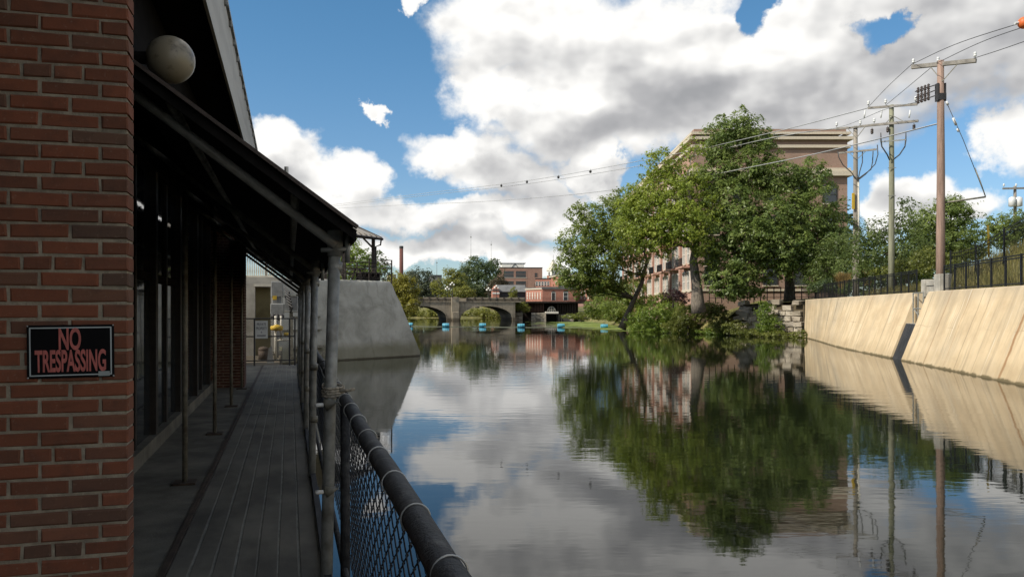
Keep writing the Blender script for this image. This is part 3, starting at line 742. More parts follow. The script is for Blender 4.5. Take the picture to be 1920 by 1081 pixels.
# window wall, X = -1.52
GX = -1.52; y = 3.55; k = 0
MB().box(GX-.1, GX+.06, 3.52, 17.4, DZ, DZ+.16).build('sill', M['concrete_floor'], rb)
MB().box(GX-.1, GX+.03, 3.52, 17.4, 4.3, 5.0).build('head_panel', M['black_with_shade'], rb)
MB().box(GX-.08, GX-.004, 3.6, 17.35, 3.02, 3.12).build('transom', M['black_with_shade'], rb)
while y < 17.2:
    w = .16 if k % 2 == 0 else .09
    MB().box(GX-.08, GX+(.035 if k % 2 == 0 else .0), y, y+w, DZ+.16, 4.3).build('mullion', M['dark_wood'], rb)
    y1 = min(17.35, y+1.08)
    for z0, z1 in ((DZ+.165,3.015),(3.125,4.295)):
        MB().box(GX-.05, GX-.03, y+w+.004, y1-.004, z0, z1).build('window_pane', M['glass'], rb)
    y = y1; k += 1
MB().tube([(-.585-.16, FY+.16, DZ),(-.585-.16, FY+.16, 4.2)], .022, 8).build('downpipe', M['galv_dull'], rb)
# upper floor, soffit, fascia, roof: stretch over the camera added to block sun and sky
MB().box(-12, -1.0, 3.6, 24.1, 5.0, 5.02).build('ceiling', M['black_with_shade'], rb)
up = MB(); up.box(-1.05, -1.0, 3.52, 24.1, 4.25, 5.02); up.box(-1.5, -1.05, 24.0, 24.1, 4.3, 5.02); up.build('upper_wall', M['black_with_shade'], rb)
MB().box(-12, -.63, -5, 24.2, 5.025, 5.10).build('soffit', M['black_with_shade'], rb)
fa = MB(); y = -5.
while y < 24:
    fa.box(-.625, -.60, y, y+1.795, 5.0, 5.66); y += 1.8
fa.build('fascia', M['fascia'], rb)
dr = MB(); dr.box(-.66, -.575, -5, 24.2, 5.665, 5.70)
y = -4.5
while y < 24: dr.box(-.6, -.575, y, y+.05, 5.60, 5.664); y += .6
dr.build('drip_edge', M['galv'], rb)
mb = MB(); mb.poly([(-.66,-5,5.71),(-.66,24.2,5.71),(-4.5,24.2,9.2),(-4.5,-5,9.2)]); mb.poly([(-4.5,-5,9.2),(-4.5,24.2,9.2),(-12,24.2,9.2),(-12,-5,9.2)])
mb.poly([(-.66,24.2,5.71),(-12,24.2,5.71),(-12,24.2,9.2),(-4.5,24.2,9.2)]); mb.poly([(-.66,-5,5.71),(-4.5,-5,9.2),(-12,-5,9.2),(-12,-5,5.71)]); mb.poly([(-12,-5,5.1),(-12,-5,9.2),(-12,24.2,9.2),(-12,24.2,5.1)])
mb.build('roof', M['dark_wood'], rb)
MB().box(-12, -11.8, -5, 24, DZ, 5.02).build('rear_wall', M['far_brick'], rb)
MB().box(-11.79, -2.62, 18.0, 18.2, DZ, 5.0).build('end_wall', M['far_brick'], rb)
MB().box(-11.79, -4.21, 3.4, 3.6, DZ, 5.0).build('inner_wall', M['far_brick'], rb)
# unseen wall added left of the camera to block the sun
MB().box(-4.4, -4.2, -4.8, 3.38, DZ, 5.02).build('sun_block_wall', M['far_brick'], rb)
# globe lamp
gl = thing('globe_lamp', 'round stained white globe lamp above the awning', 'lamp', W(-.75, 5.66, 4.33), TH)
smooth_by_angle(MB().ball((0,0,0), .152, 28, 18).build('globe', M['globe'], gl), 60)
mb = MB(); mb.tube([(-.24,0,.0),(-.13,0,.0)], .04, 10); mb.tube([(-.24,0,-.0),(-.215,0,0)], .09, 14); mb.build('bracket', M['black_with_shade'], gl)
# ------------------------------------------------------------------ awning on pipe posts
aw = thing('awning', 'dark lean-to awning on grey pipe posts over the walkway', 'awning', W(0,0,0), TH)
def shz(x): return 3.19+(.35-x)*.722          # top of the sheet
Y0, Y1 = 4.62, 20.2
sh = MB(); nx = 30
for k in range(int((Y1-Y0)/.3)):                # ribbed sheet, each rib running down the slope
    ya = Y0+k*.3; yb = min(Y1, ya+.3)
    prof = [(ya, 0), (ya+.24, 0), (ya+.25, .022), (ya+.29, .022), (yb, 0)]
    for (a, da), (b, db) in zip(prof, prof[1:]):
        sh.quad((.36,a,shz(.36)+da),(.36,b,shz(.36)+db),(-1.02,b,shz(-1.02)+db),(-1.02,a,shz(-1.02)+da))
sh.quad((.36,Y0,shz(.36)-.03),(-1.02,Y0,shz(-1.02)-.03),(-1.02,Y1,shz(-1.02)-.03),(.36,Y1,shz(.36)-.03))
sh.build('sheet', M['awning'], aw)
tr = MB(); tr.bar((.37,Y0-.012,shz(.37)-.012),(-1.02,Y0-.012,shz(-1.02)-.012), .02, .055, up=(0,1,0)); tr.build('rake_trim', M['rake_trim'], aw)
tr = MB(); tr.bar((.355,Y0+.012,shz(.355)-.06),(-1.02,Y0+.012,shz(-1.02)-.06), .02, .05, up=(.5,0,.8)); tr.build('rake_board', M['awning'], aw)
MB().box(.345, .365, Y0, Y1, 3.09, shz(.36)-.035).build('eave_board', M['awning'], aw)
posts = [4.9+3.05*k for k in range(6)]
for k, y in enumerate(posts):
    tx = .262 if k == 0 else .235; bx = .20
    p = MB().tube([(bx,y,DZ-.6),(bx+(tx-bx)*.5,y,2.1),(tx,y,3.15)], .0355 if k == 0 else .034, 16).build('post', M['galv'], aw, True)
    c = MB(); c.tube([(tx-.0,y,3.02),(tx,y,3.17)], .046, 14); c.tube([(tx-.085,y-.03,3.05),(tx+.075,y-.03,3.06)], .014, 8); c.tube([(tx+.07,y-.03,2.98),(tx+.07,y-.03,3.14)], .016, 8)
    c.build('clamp', M['galv'], p, True)
    MB().tube([(tx,y-.05*(k == 0),3.08),(-1.46,y-.05*(k == 0),3.08+(tx+1.46)*.745)], .028, 10).build('rafter_pipe', M['galv_dull'] if k else M['pipe_lit'], aw, True)
    MB().tube([(tx,y,2.98),(tx-.0,y+.02,2.93)], .043, 12).build('collar', M['galv'], p, True)
    if k and y < 18:
        i = MB().tube([(-.93,y,DZ+.012),(-.93,y,3.82)], .024, 12).build('post', M['galv_dull'], aw, True)
        MB().cbox(-1.03, -.83, y-.1, y+.1, DZ, DZ+.018, .004).build('base_plate', M['edge_angle'], i)
for x in (.03, -.62):
    MB().tube([(x,Y0+.06,shz(x)-.075),(x,Y1-.05,shz(x)-.075)], .026, 10).build('purlin_pipe', M['galv_dull'], aw, True)
# stove pipe seen over the awning's edge
sp = thing('vent_pipe', 'short grey vent pipe sticking up past the sloping awning edge', 'vent', W(-.05, 9.0, 3.5), TH)
x, z = onY(537, 318, 9.0); sp.location = W(x, 9.0, z-.55); MB().tube([(0,0,0),(0,0,.5)], .016, 10).build('pipe', M['galv'], sp); MB().tube([(0,0,.5),(0,0,.58)], .023, 10).build('cap', M['tie'], sp)
# ------------------------------------------------------------------ chain link fence on the water side
RX, RZ = .315, 2.17
cf = thing('chain_link_fence', 'chain link fence with thick black top rail along the walkway edge', 'fence', W(0,0,0), TH)
rail_seg = [(.1, 4.84)]+[(posts[k]+.07, posts[k+1]-.07) for k in range(5)]
for y0, y1 in rail_seg:
    mb = MB(); n = 9
    mb.tube([(RX+.004*math.sin(k*1.7), y0+(y1-y0)*k/n, RZ-.012*math.sin(math.pi*k/n)) for k in range(n+1)], .0365, 18)
    smooth_by_angle(mb.build('top_rail', M['rail'], cf), 50)
    MB().tube([(RX,y0,DZ+.06),(RX,y1,DZ+.06)], .02, 10).build('bottom_rail', M['rail'], cf, True)
q = random.Random(5); k = 0; y = 4.80
while y > .3:
    MB().ring((RX,y,RZ-.012*math.sin(math.pi*(y-.1)/4.74)), (q.uniform(-.05,.05),1,q.uniform(-.22,.05)), .0385, .0026, 22, 6).build('wire_tie', M['tie'], cf, True)
    y -= .45+q.uniform(-.02,.02)
for yy in (5.3,5.75,6.2,6.7,7.2): MB().ring((RX,yy,RZ-.006), (0,1,-.05), .0385, .0026, 18, 5).build('wire_tie', M['tie'], cf, True)
# woven wires: every wire zigzags down the fabric and hooks into its neighbours
wires = MB(); hz = .048
pitch = .072
def fabric2(y0, y1, r, n):
    # neighbouring wires mirror each other so that the diamonds close
    y = y0; j = 0
    while y < y1:
        pts = []; z = RZ-.03; i = 0
        while z > DZ+.07:
            sgn = 1 if (i+j) % 2 == 0 else -1
            yy = y+sgn*pitch*.5*1.04+.003*math.sin(j*2.1+z*5); bow = .012*math.sin(y*1.3)*math.sin((z-DZ)*2.8)
            pts.append((RX+.038+.0035*sgn+bow, yy, z)); pts.append((RX+.038-.0035*sgn+bow, yy, z-.009)); z -= hz; i += 1
        wires.tube(pts, r, n, False); y += pitch; j += 1
fabric2(.3, 4.88, .0031, 5); fabric2(4.95, 20.1, .0031, 3)
tag(wires.build('wire_mesh', M['wire'], cf, True), kind='stuff')
MB().tube([(RX+.01,posts[0]+.06,RZ-.03),(RX+.01,posts[0]+.06,DZ-.5)], .03, 10).build('terminal_post', M['rail'], cf, True)
for z, yo in ((RZ-.04,-.03),(1.62,-.03)):
    b = MB(); b.tube([(.245,posts[0]-.02,z),(.235,posts[0]-.02,z+.012),(.24,posts[0]-.02,z+.03)], .047, 14); bo = b.build('band_clamp', M['galv_dull'], cf, True)
    MB().tube([(.19,posts[0]-.05,z+.01),(.145,posts[0]-.062,z+.01)], .0125, 10).build('bolt_cap', M['white_plastic'], bo, True)
for k in (1,2,3):
    for z in (2.15,1.65): MB().tube([(.222,posts[k],z-.03),(.224,posts[k],z+.03)], .042, 10).build('band_clamp', M['galv_dull'], cf, True)
# rope tied round the first post
rp = thing('rope', 'pale twisted rope wound round the nearest grey post', 'rope', W(.238, posts[0], 2.17), TH)
pts = []
for k in range(64):
    a = k/14*2*math.pi; e = 1+.55*max(0, math.cos(a+.2))*(1 if k > 10 else .2)
    pts.append((math.cos(a)*.047*e+.004*math.sin(k*2.3), math.sin(a)*.047, .012+k*.0011+.006*math.sin(a*1.0)))
rr = MB()
for s in (0, 1):
    tw = [Vector(p)+Vector((math.cos(k*1.9+s*math.pi), math.sin(k*1.9+s*math.pi), math.sin(k*1.9+s*math.pi)))*.0042 for k, p in enumerate(pts)]
    rr.tube(tw, .0062, 6)
rr.tube([(.05,-.03,.05),(.10,-.045,.052),(.135,-.04,.058)], [.012,.011,.009], 6)
rr.build('cord', M['rope'], rp, True)
# ------------------------------------------------------------------ NO TRESPASSING sign on the brick
def text(s, size, name, mat, parent, loc, sx=1., offset=0., rot=(R(90),0,0)):
    c = bpy.data.curves.new(name, 'FONT'); c.body = s; c.size = size; c.align_x = 'CENTER'; c.align_y = 'CENTER'; c.extrude = .0006; c.offset = offset
    tmp = bpy.data.objects.new('tmp', c); sc.collection.objects.link(tmp)
    me = bpy.data.meshes.new_from_object(tmp.evaluated_get(bpy.context.evaluated_depsgraph_get())); bpy.data.objects.remove(tmp)
    me.materials.clear(); o = link(name, me, mat, parent, loc); o.rotation_euler = rot; o.scale = (sx, 1, 1); return o
M['sign_black'] = plain('sign_black', (.006,.006,.007), .75, var=.2, spec=.1)
M['sign_red'] = plain('sign_red', (.46,.13,.11), .6, var=.2, scale=30)
M['sign_silver'] = plain('sign_silver', (.30,.33,.34), .35, .5, var=.1)
x0, z1 = onY(50, 609, FY-.01); x1, z0 = onY(214, 706, FY-.01)
sw, sh_ = x1-x0, z1-z0
sg = thing('no_trespassing_sign', 'small black sign with red lettering screwed to the near brick wall', 'sign', W((x0+x1)/2, FY-.004, (z0+z1)/2), TH)
sg.rotation_euler = (0, R(-.6), TH)
MB().cbox(-sw/2, sw/2, -.005, -.001, -sh_/2, sh_/2, .0015).build('plate', M['sign_black'], sg)
fr = MB(); b = .0085
for a in ((-sw/2+b,sw/2-b,sh_/2-b-.0045,sh_/2-b),(-sw/2+b,sw/2-b,-sh_/2+b,-sh_/2+b+.0045),(-sw/2+b,-sw/2+b+.0045,-sh_/2+b+.0046,sh_/2-b-.0046),(sw/2-b-.0045,sw/2-b,-sh_/2+b+.0046,sh_/2-b-.0046)): fr.box(a[0],a[1],-.0065,-.0051,a[2],a[3])
fr.build('border', M['sign_silver'], sg)
text('NO', .112, 'lettering', M['sign_red'], sg, (-.004,-.0062,.042), .44, .0030)
text('TRESPASSING', .112, 'lettering', M['sign_red'], sg, (0,-.0062,-.040), .36, .0030)
MB().box(sw/2-.055, sw/2-.016, -.0075, -.0066, -sh_/2+.004, -sh_/2+.022).build('sticker', plain('sticker_grey', (.30,.34,.34), .5, var=.1), sg)
for sx_ in (-1, 1):
    for sz_ in (-1, 1): MB().ball((sx_*(sw/2-.003), -.006, sz_*(sh_/2-.003)), .0032, 8, 6).build('screw', M['tie'], sg)
# ------------------------------------------------------------------ gate and service gear at the end of the walkway
GY = 24.0
gt = thing('gate', 'pipe framed wire gate closing the far end of the walkway', 'gate', W(0,GY,0), TH)
gx0, gz1 = onY(459, 597, GY); gx1, gz0 = onY(553, 676, GY); gm = onY(477, 600, GY)[0]; g3 = onY(543, 600, GY)[0]
mb = MB()
for x in (gx0, gm, g3, gx1): mb.tube([(x,0,DZ),(x,0,gz1)], .022, 8)
for z in (gz0+.02, gz1, (gz0+gz1)/2+.1): mb.tube([(gx0,0,z),(gx1,0,z)], .018, 8)
mb.build('frame', M['dark_steel'], gt)
gw = MB()
for sgn in (-1, 1):
    x = gx0-1.3
    while x < gx1+1.3:
        a, b = Vector((x,0,gz0)), Vector((x+sgn*(gz1-gz0),0,gz1)); 
        lo, hi = (gx0, gx1)
        t0 = max(0, min(1, ((lo if sgn > 0 else hi)-a.x)/(b.x-a.x))); t1 = max(0, min(1, ((hi if sgn > 0 else lo)-a.x)/(b.x-a.x)))
        if t1 > t0+.02: gw.tube([a.lerp(b, t0), a.lerp(b, t1)], .003, 3, False)
        x += .075
tag(gw.build('wire_mesh', M['galv_dull'], gt), kind='stuff')
M['sign_white'] = plain('sign_white', (.62,.63,.62), .5, var=.06); M['sign_ink'] = plain('sign_ink', (.10,.11,.13), .6, var=.1)
ax0, az1 = onY(478.5, 601, GY-.05); ax1, az0 = onY(502, 634, GY-.05)
pg = thing('private_property_sign', 'white notice hung on the wire gate at the walkway end', 'sign', W((ax0+ax1)/2, GY-.05, (az0+az1)/2), TH); hw, hh = (ax1-ax0)/2, (az1-az0)/2
MB().cbox(-hw, hw, -.008, 0, -hh, hh, .002).build('plate', M['sign_white'], pg)
text('PRIVATE', .11, 'lettering', M['sign_ink'], pg, (0,-.0092,.145), .62, .002); text('PROPERTY', .11, 'lettering', M['sign_ink'], pg, (0,-.0092,.03), .56, .002)
text('&', .07, 'lettering', M['sign_ink'], pg, (0,-.0092,-.075), .8, .001)
MB().box(-hw*.7, hw*.7, -.0094, -.0084, -.185, -.155).build('small_print', M['sign_ink'], pg)
M['meter_grey'] = plain('meter_grey', (.22,.225,.225), .55, .2, var=.2, dirt=((.12,.10,.08), .5))
M['yellow'] = plain('yellow_paint', (.52,.34,.03), .6, var=.15)
M['white_pipe'] = plain('white_pipe', (.52,.49,.42), .5, var=.12)
def box_px(mb, x0, x1, y0, y1, Y, dep):
    a, zt = onY(x0, y0, Y); b, zb = onY(x1, y1, Y); mb.cbox(a, b, Y, Y+dep, zb, zt, .02)
tfm = thing('transformer', 'grey stacked transformer and cable head on the concrete wall behind the gate', 'transformer', W(0,0,0), TH)
YB = 28.0
mb = MB(); box_px(mb, 508, 531, 527, 556, YB, .5); box_px(mb, 510, 527, 556, 568, YB+.02, .45); box_px(mb, 507, 533, 569, 588, YB-.02, .52); mb.build('casing', M['meter_grey'], tfm)
mb = MB(); a, zt = onY(512, 585, YB); a2, _ = onY(528, 585, YB)
for k in range(5): mb.ball((a+(a2-a)*k/4, YB-.1, zt-.14-.05*(k % 2)), .09, 8, 6)
for k in range(6):
    p0 = onY(533+k*1.5, 540+k*6, YB); p1 = onY(540+k, 560+k*5, YB); mb.tube([(p0[0],YB,p0[1]),((p0[0]+p1[0])/2+.1,YB-.15,(p0[1]+p1[1])/2+.05),(p1[0],YB+.1,p1[1])], .03, 6)
mb.build('cable_cluster', M['dark_steel'], tfm)
MB().box(onY(511,0,YB)[0], onY(519,0,YB)[0], YB-.012, YB-.003, onY(0,560,YB)[1], onY(0,552,YB)[1]).build('warning_label', M['yellow'], tfm)
x, z = onY(519, 588, YB); MB().tube([(x,YB+.25,DZ-.1),(x,YB+.25,z+.1)], .06, 10).build('stand_pipe', M['meter_grey'], tfm, True)
cab = thing('electrical_cabinet', 'flat grey electrical cabinet beside the transformer behind the gate', 'cabinet', W(0,0,0), TH)
mb = MB(); box_px(mb, 532, 558, 556, 582, YB+.6, .3); mb.build('case', M['meter_grey'], cab)
mb = MB(); box_px(mb, 530.5, 559.5, 583, 585, YB+.55, .35); box_px(mb, 531, 559, 553.5, 555.5, YB+.55, .35); mb.build('rim', M['galv_dull'], cab)
mb = MB(); x, z = onY(546, 585, YB+.6); mb.box(x-.06, x+.06, YB+.65, YB+.8, DZ-.1, z); mb.build('leg', M['galv_dull'], cab)
gp = thing('gas_pipe', 'cream upright gas pipe with a yellow guard behind the wire gate', 'pipe', W(0,0,0), TH)
x, z = onY(517, 655, YB-1); mb = MB(); x2, z2 = onY(518, 592, YB-1); mb.tube([(x,YB-1,DZ-.1),(x,YB-1,z2)], .045, 10); x3, z3 = onY(527, 592, YB-1); mb.tube([(x3,YB-1,DZ+.6),(x3,YB-1,z3)], .035, 10); mb.tube([(x,YB-1,DZ+.62),(x3+.3,YB-1,DZ+.62)], .035, 8); mb.build('pipe', M['white_pipe'], gp, True)
mb = MB(); a, zt = onY(508, 610, YB-1.1); b, zb = onY(530, 620, YB-1.1); mb.tube([(a,YB-1.1,(zt+zb)/2),((a+b)/2,YB-1.14,(zt+zb)/2+.02),(b,YB-1.1,(zt+zb)/2)], [.07,.11,.07], 10); a, zt = onY(532, 624, YB-1.1); b, zb = onY(541, 629, YB-1.1); mb.tube([(a,YB-1.1,(zt+zb)/2),(b,YB-1.1,(zt+zb)/2)], .06, 8); mb.build('yellow_guard', M['yellow'], gp, True)
mb = MB(); a, z = onY(494, 653, YB-1); mb.tube([(a,YB-1,DZ),(a,YB-1,DZ+.28)], .16, 12); mb.ball((a,YB-1,DZ+.32), .17, 12, 8, .6); mb.build('regulator', M['edge_angle'], gp, True)
bd = thing('leaning_board', 'pale board leaning on its end behind the gate', 'board', W(0,0,0), TH)
a, zt = onY(507, 648, 25); b, zb = onY(514, 675, 25); a0, _ = onY(500, 660, 25); mb = MB()
mb.poly([(a0,25,DZ),(b,25,DZ),(a+.03,25.2,zt),(a0+.05,25.2,zt-.1)]); mb.poly([(a0,25.03,DZ),(a0+.05,25.23,zt-.1),(a+.03,25.23,zt),(b,25.03,DZ)]); mb.poly([(b,25,DZ),(b,25.03,DZ),(a+.03,25.23,zt),(a+.03,25.2,zt)]); mb.build('board', M['concrete_light'], bd)
# terrace wall behind the yard with its pale balustrade
tw = thing('terrace_wall', 'olive and grey concrete terrace wall behind the gate', 'wall', W(0,0,0), TH); YT = 30.0
xr = onY(507, 0, YT)[0]; xm = onY(479, 0, YT)[0]
zt = za(538, 29.); mb = MB(); mb.box(-8, xm, YT-.4, YT+.6, DZ-.5, za(533,29)); mb.build('plain_panel', M['concrete_light'], tw)
M['olive'] = plain('olive_render', (.17,.145,.075), .9, var=.25, scale=1.5)
mb = MB(); mb.box(xm, xr, YT, YT+.6, DZ-.5, zt-.02); mb.build('olive_panel', M['olive'], tw)
mb = MB(); mb.box(xm-.02, xr+.05, YT-.45, YT+.7, zt, zt+.09); mb.build('coping', M['white_pipe'], tw)
tb = thing('balustrade', 'pale railing of close uprights on the terrace behind the gate', 'railing', W(0,0,0), TH)
YR = 32.0; a, z0_ = onY(440, 519, YR); b, z1_ = onY(513, 476, YR)
mb = MB()
for k in range(19):
    x = a+(b-a)*k/18; mb.lathe([(.018,0),(.026,.18),(.015,.4),(.022,.65),(.016,.82)], (x,YR,z0_+.06), 6)
tag(mb.build('uprights', M['white_pipe'], tb), kind='stuff')
mb = MB(); mb.box(a, b, YR-.06, YR+.06, z0_, z0_+.06); mb.box(a, b, YR-.07, YR+.07, z0_+.88, z0_+.96); mb.build('rail', M['white_pipe'], tb); MB().box(a-.05, b+.2, YR-.3, YR+.4, DZ, z0_-.002).build('kerb', M['concrete_light'], tb)
# ------------------------------------------------------------------ terrace on the pier: railing, pavilion, furniture
M['bronze'] = plain('dark_bronze', (.030,.022,.017), .5, .2, var=.3)
pr = thing('terrace_railing', 'black iron railing with scrolls along the top of the concrete pier', 'railing', P(0,0,PT), prz)
e0, e1 = -2.2, PL-1.95; yy = 1.0
mb = MB(); pts = []
n = 5
for k in range(n+1):
    x = e0+(e1-e0)*k/n; MB().box(x-.03,x+.03,yy-.03,yy+.03,-.15,1.24).build('post', M['bronze'], pr)
for k in range(1, 4):
    y_ = yy+3.2*k; x = e1-.05*k; MB().box(x-.03,x+.03,y_-.03,y_+.03,-.15,1.24).build('post', M['bronze'], pr)
for z in (.12, .78, 1.0, 1.22): mb.tube([(e0,yy,z),(e1,yy,z)], .02, 6); mb.tube([(e1,yy,z),(e1-.15,yy+9.6,z)], .02, 6)
mb.build('rail', M['bronze'], pr)
sc_ = MB(); x = e0+.3
while x < e1-.2:
    for zz, rr_ in ((.30,.13),(.58,.13)): sc_.ring((x,yy,zz), (0,1,0), rr_, .012, 12, 4)
    sc_.ring((x+.19,yy,.45), (0,1,0), .10, .011, 10, 4); sc_.tube([(x+.19,yy,.12),(x+.19,yy,.78)], .009, 4); x += .38
tag(sc_.build('scrollwork', M['bronze'], pr), kind='stuff')
pv = thing('pavilion', 'open pavilion with a seamed metal roof and brown posts on the pier', 'pavilion', (0,0,0), 0)
M['seam_roof'] = plain('seam_roof', (.36,.31,.24), .45, .3, var=.15)
d0, d1 = 49.0, 53.0
A = at(716, 446, d0); B = at(632, 398, d0+3.2); Cc = at(606, 443, d0-2.0)      # eave corner at the right, ridge, front eave at the left
eL = at(600, 431, 46.5); rR = at(668, 424, 53.5); rL = at(560, 372, 49.5)
ev0 = at(716,446,50.0); ev1 = at(628,434,46.0); rg0 = at(655,418,53.5); rg1 = at(600,405,48.5)
ro = MB(); n = 9
def lerp4(s, t): return ev0.lerp(ev1, s).lerp(rg0.lerp(rg1, s), t)
back = Vector((0,0,-.06))
ro.quad(ev0, ev1, rg1, rg0); ro.quad(ev0+back, rg0+back, rg1+back, ev1+back); ro.quad(ev0, ev0+back, ev1+back, ev1); ro.quad(ev0, rg0, rg0+back, ev0+back)
ro.build('roof_slope', M['seam_roof'], pv)
for k in range(n+1):
    MB().bar(lerp4(k/n,0)+Vector((0,0,.02)), lerp4(k/n,1)+Vector((0,0,.02)), .05, .06).build('seam', M['bronze'], pv)
fe0, fe1 = rg0*2-ev0, rg1*2-ev1; fe0.z = ev0.z; fe1.z = ev1.z          # the far slope comes down to the same eave height
rf2 = MB(); rf2.quad(rg0, rg1, fe1, fe0); rf2.quad(rg0+back, fe0+back, fe1+back, rg1+back); rf2.quad(fe0, fe1, fe1+back, fe0+back); rf2.build('roof_slope', M['seam_roof'], pv)
for k in range(n+1): MB().bar(rg0.lerp(rg1, k/n)+Vector((0,0,.02)), fe0.lerp(fe1, k/n)+Vector((0,0,.02)), .05, .06).build('seam', M['bronze'], pv)
for e, g_ in ((fe0, rg0), (fe1, rg1)):
    v = e.lerp(g_, .18); MB().box(v.x-.1, v.x+.1, v.y-.1, v.y+.1, 3.2, v.z-.1).build('post', M['bronze'], pv)
gx = Vector((.05,-.05,0))
MB().tube([ev0+gx+Vector((0,0,-.08)), ev1+gx+Vector((0,0,-.08))], .08, 8).build('gutter', M['bronze'], pv)
p1 = at(700, 512, 50.5); p2_ = at(644.5, 512, 47.8)
tp1 = at(700, 447, 50.5); tp2 = at(644.5, 441, 47.8)
for a, b in ((p1,tp1),(p2_,tp2)):
    MB().box(a.x-.1,a.x+.1,a.y-.1,a.y+.1,PT,b.z).build('post', M['bronze'], pv)
MB().bar(tp1+Vector((.2,.1,.06)), tp2+Vector((-.9,-.9,.1)), .16, .26).build('beam', M['bronze'], pv)
MB().bar(tp1+Vector((-.55,-.4,-.02)), tp1+Vector((-.02,0,-.6)), .09, .09).build('brace', M['bronze'], pv)
MB().tube([ev0+Vector((-.05,0,-.14)), ev0+Vector((-.1,.1,-.42)), tp1+Vector((.16,0,-.5)), Vector((p1.x+.16,p1.y,PT+.1))], .05, 8).build('downpipe', M['bronze'], pv)
pt = thing('picnic_table', 'dark picnic table with benches on the pier terrace under the pavilion', 'table', P(4.0,2.6,PT), prz)
mb = MB(); 
for k in range(5): mb.box(-.95,.95,-.42+.17*k,-.42+.17*k+.155,.72,.76)
mb.build('top', M['bronze'], pt)
for s in (-1,1): MB().box(-.95,.95,s*.68-.12,s*.68+.12,.42,.46).build('bench', M['bronze'], pt)
for x in (-.7,.7):
    mb = MB(); mb.bar((x,-.62,0),(x,-.2,.72), .08); mb.bar((x,.62,0),(x,.2,.72), .08); mb.bar((x,-.75,.39),(x,.75,.39), .06); mb.build('leg', M['bronze'], pt)
ch = thing('storage_chest', 'black slatted storage chest beside the railing on the pier', 'chest', P(4.75,1.55,PT), prz)
MB().cbox(-.7,.6,-.25,.35,0,.42,.02).build('body', M['black_with_shade'], ch); MB().cbox(-.74,.64,-.28,.38,.43,.49,.015).build('lid', M['bronze'], ch)
# ------------------------------------------------------------------ bridge
def bridge_m(N, bs):
    co = N.node('ShaderNodeTexCoord').outputs['Object']
    s = N.node('ShaderNodeSeparateXYZ'); N.put(s.inputs[0], co)
    c = N.ramp(N.noise(co, .7, 6, .65), [(.3, (.20,.165,.125)), (.55, (.31,.265,.20)), (.75, (.39,.34,.27))])
    c = N.mix(N.math('MULTIPLY', N.rng(N.noise(N.vec('MULTIPLY', co, (1.2, .2, .12)), 1, 5, .65), .5, .7), .5), c, (.10,.085,.065))
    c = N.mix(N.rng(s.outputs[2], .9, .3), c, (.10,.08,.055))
    N.put(bs.inputs['Base Color'], c); bs.inputs['Roughness'].default_value = .92
M['bridge'] = material('bridge_concrete', bridge_m)
BD = Vector((.966,.259,0)); BN = Vector((-.259,.966,0))    # along the bridge; away from the camera
BO = at(852, 580, 200.); BO.z = 0; brz = math.atan2(BD.y, BD.x)
br = thing('arch_bridge', 'grey concrete bridge with two low arches across the river', 'bridge', BO, brz)
BWD = 12.0
def bx(px, d=200.):       # local x on the near face of the bridge for a photo column
    r = (px-960)/F; # BO + t*BD : x/y = r
    t = (r*BO.y-BO.x)/(BD.x-r*BD.y); return t
a1, a2 = bx(863), bx(961); a0l = bx(838)
span = a2-a1; ZS, ZC, ZD, ZP = .45, 3.55, 4.55, 5.75
def arch_z(x, c, hw, zs=ZS, zc=ZC):
    t = (x-c)/hw; return zs+(zc-zs)*math.sqrt(max(0, 1-t*t))
hw = span/2; cR = a1+hw; cL = a0l-hw
def spandrel(x0, x1, c, nm):
    mb = MB(); n = 40; xs = [x0+(x1-x0)*k/n for k in range(n+1)]
    for y, sgn in ((0,1),(BWD,-1)):
        i = len(mb.v)
        for x in xs: mb.v += [(x,y,arch_z(x,c,hw)),(x,y,ZD)]
        for k in range(n): mb.f.append((i+2*k, i+2*k+2, i+2*k+3, i+2*k+1) if sgn > 0 else (i+2*k+1, i+2*k+3, i+2*k+2, i+2*k))
    i = len(mb.v)
    for x in xs: mb.v += [(x,0,arch_z(x,c,hw)),(x,BWD,arch_z(x,c,hw))]
    for k in range(n): mb.f.append((i+2*k+1, i+2*k+3, i+2*k+2, i+2*k))
    mb.build(nm, M['bridge'], br)
    rg = MB(); i = 0       # archivolt
    for x in xs:
        z = arch_z(x,c,hw); rg.v += [(x,-.07,z+.01),(x,-.07,z+.32),(x,.0,z+.32),(x,.0,z+.01)]
    for k in range(n):
        for j in range(3): rg.f.append((k*4+j, k*4+4+j, k*4+5+j, k*4+1+j))
    rg.build('arch_ring', M['bridge'], br)
spandrel(cL-hw, cL+hw, cL, 'arch'); spandrel(cR-hw, cR+hw, cR, 'arch')
mb = MB(); mb.box(cL+hw, cR-hw, -.001, BWD, -1, ZD); mb.build('pier_core', M['bridge'], br)
pc0, pc1 = bx(846), bx(861)
mb = MB(); mb.cbox(pc0, pc1-.1, -.55, -.005, .1, ZP+.05, .05); mb.build('pilaster', M['bridge'], br)
mb = MB(); mb.cbox(pc0+.15, pc1-.2, -1.0, -.56, -1, 2.1, .12); mb.build('cutwater', M['bridge'], br)
mb = MB(); mb.box(cR+hw, cR+hw+.7, 0, BWD, -1, ZD); mb.build('abutment', M['bridge'], br)
mb = MB(); mb.box(cL-hw-12, cL-hw, 0, BWD, -1, ZD); mb.build('abutment', M['bridge'], br)
xl, xr_ = cL-hw-8, cR+hw+2.2
MB().box(xl, xr_, -.16, BWD+.16, ZD, ZD+.24).build('deck_cornice', M['bridge'], br)
x = xl; 
pm_ = MB().cbox(-.72,.72,-.02,.16,0,ZP-ZD-.28,.03).mesh('parapet_panel'); pp = MB().cbox(-.19,.19,-.1,.24,0,ZP-ZD-.2,.04).mesh('parapet_post')
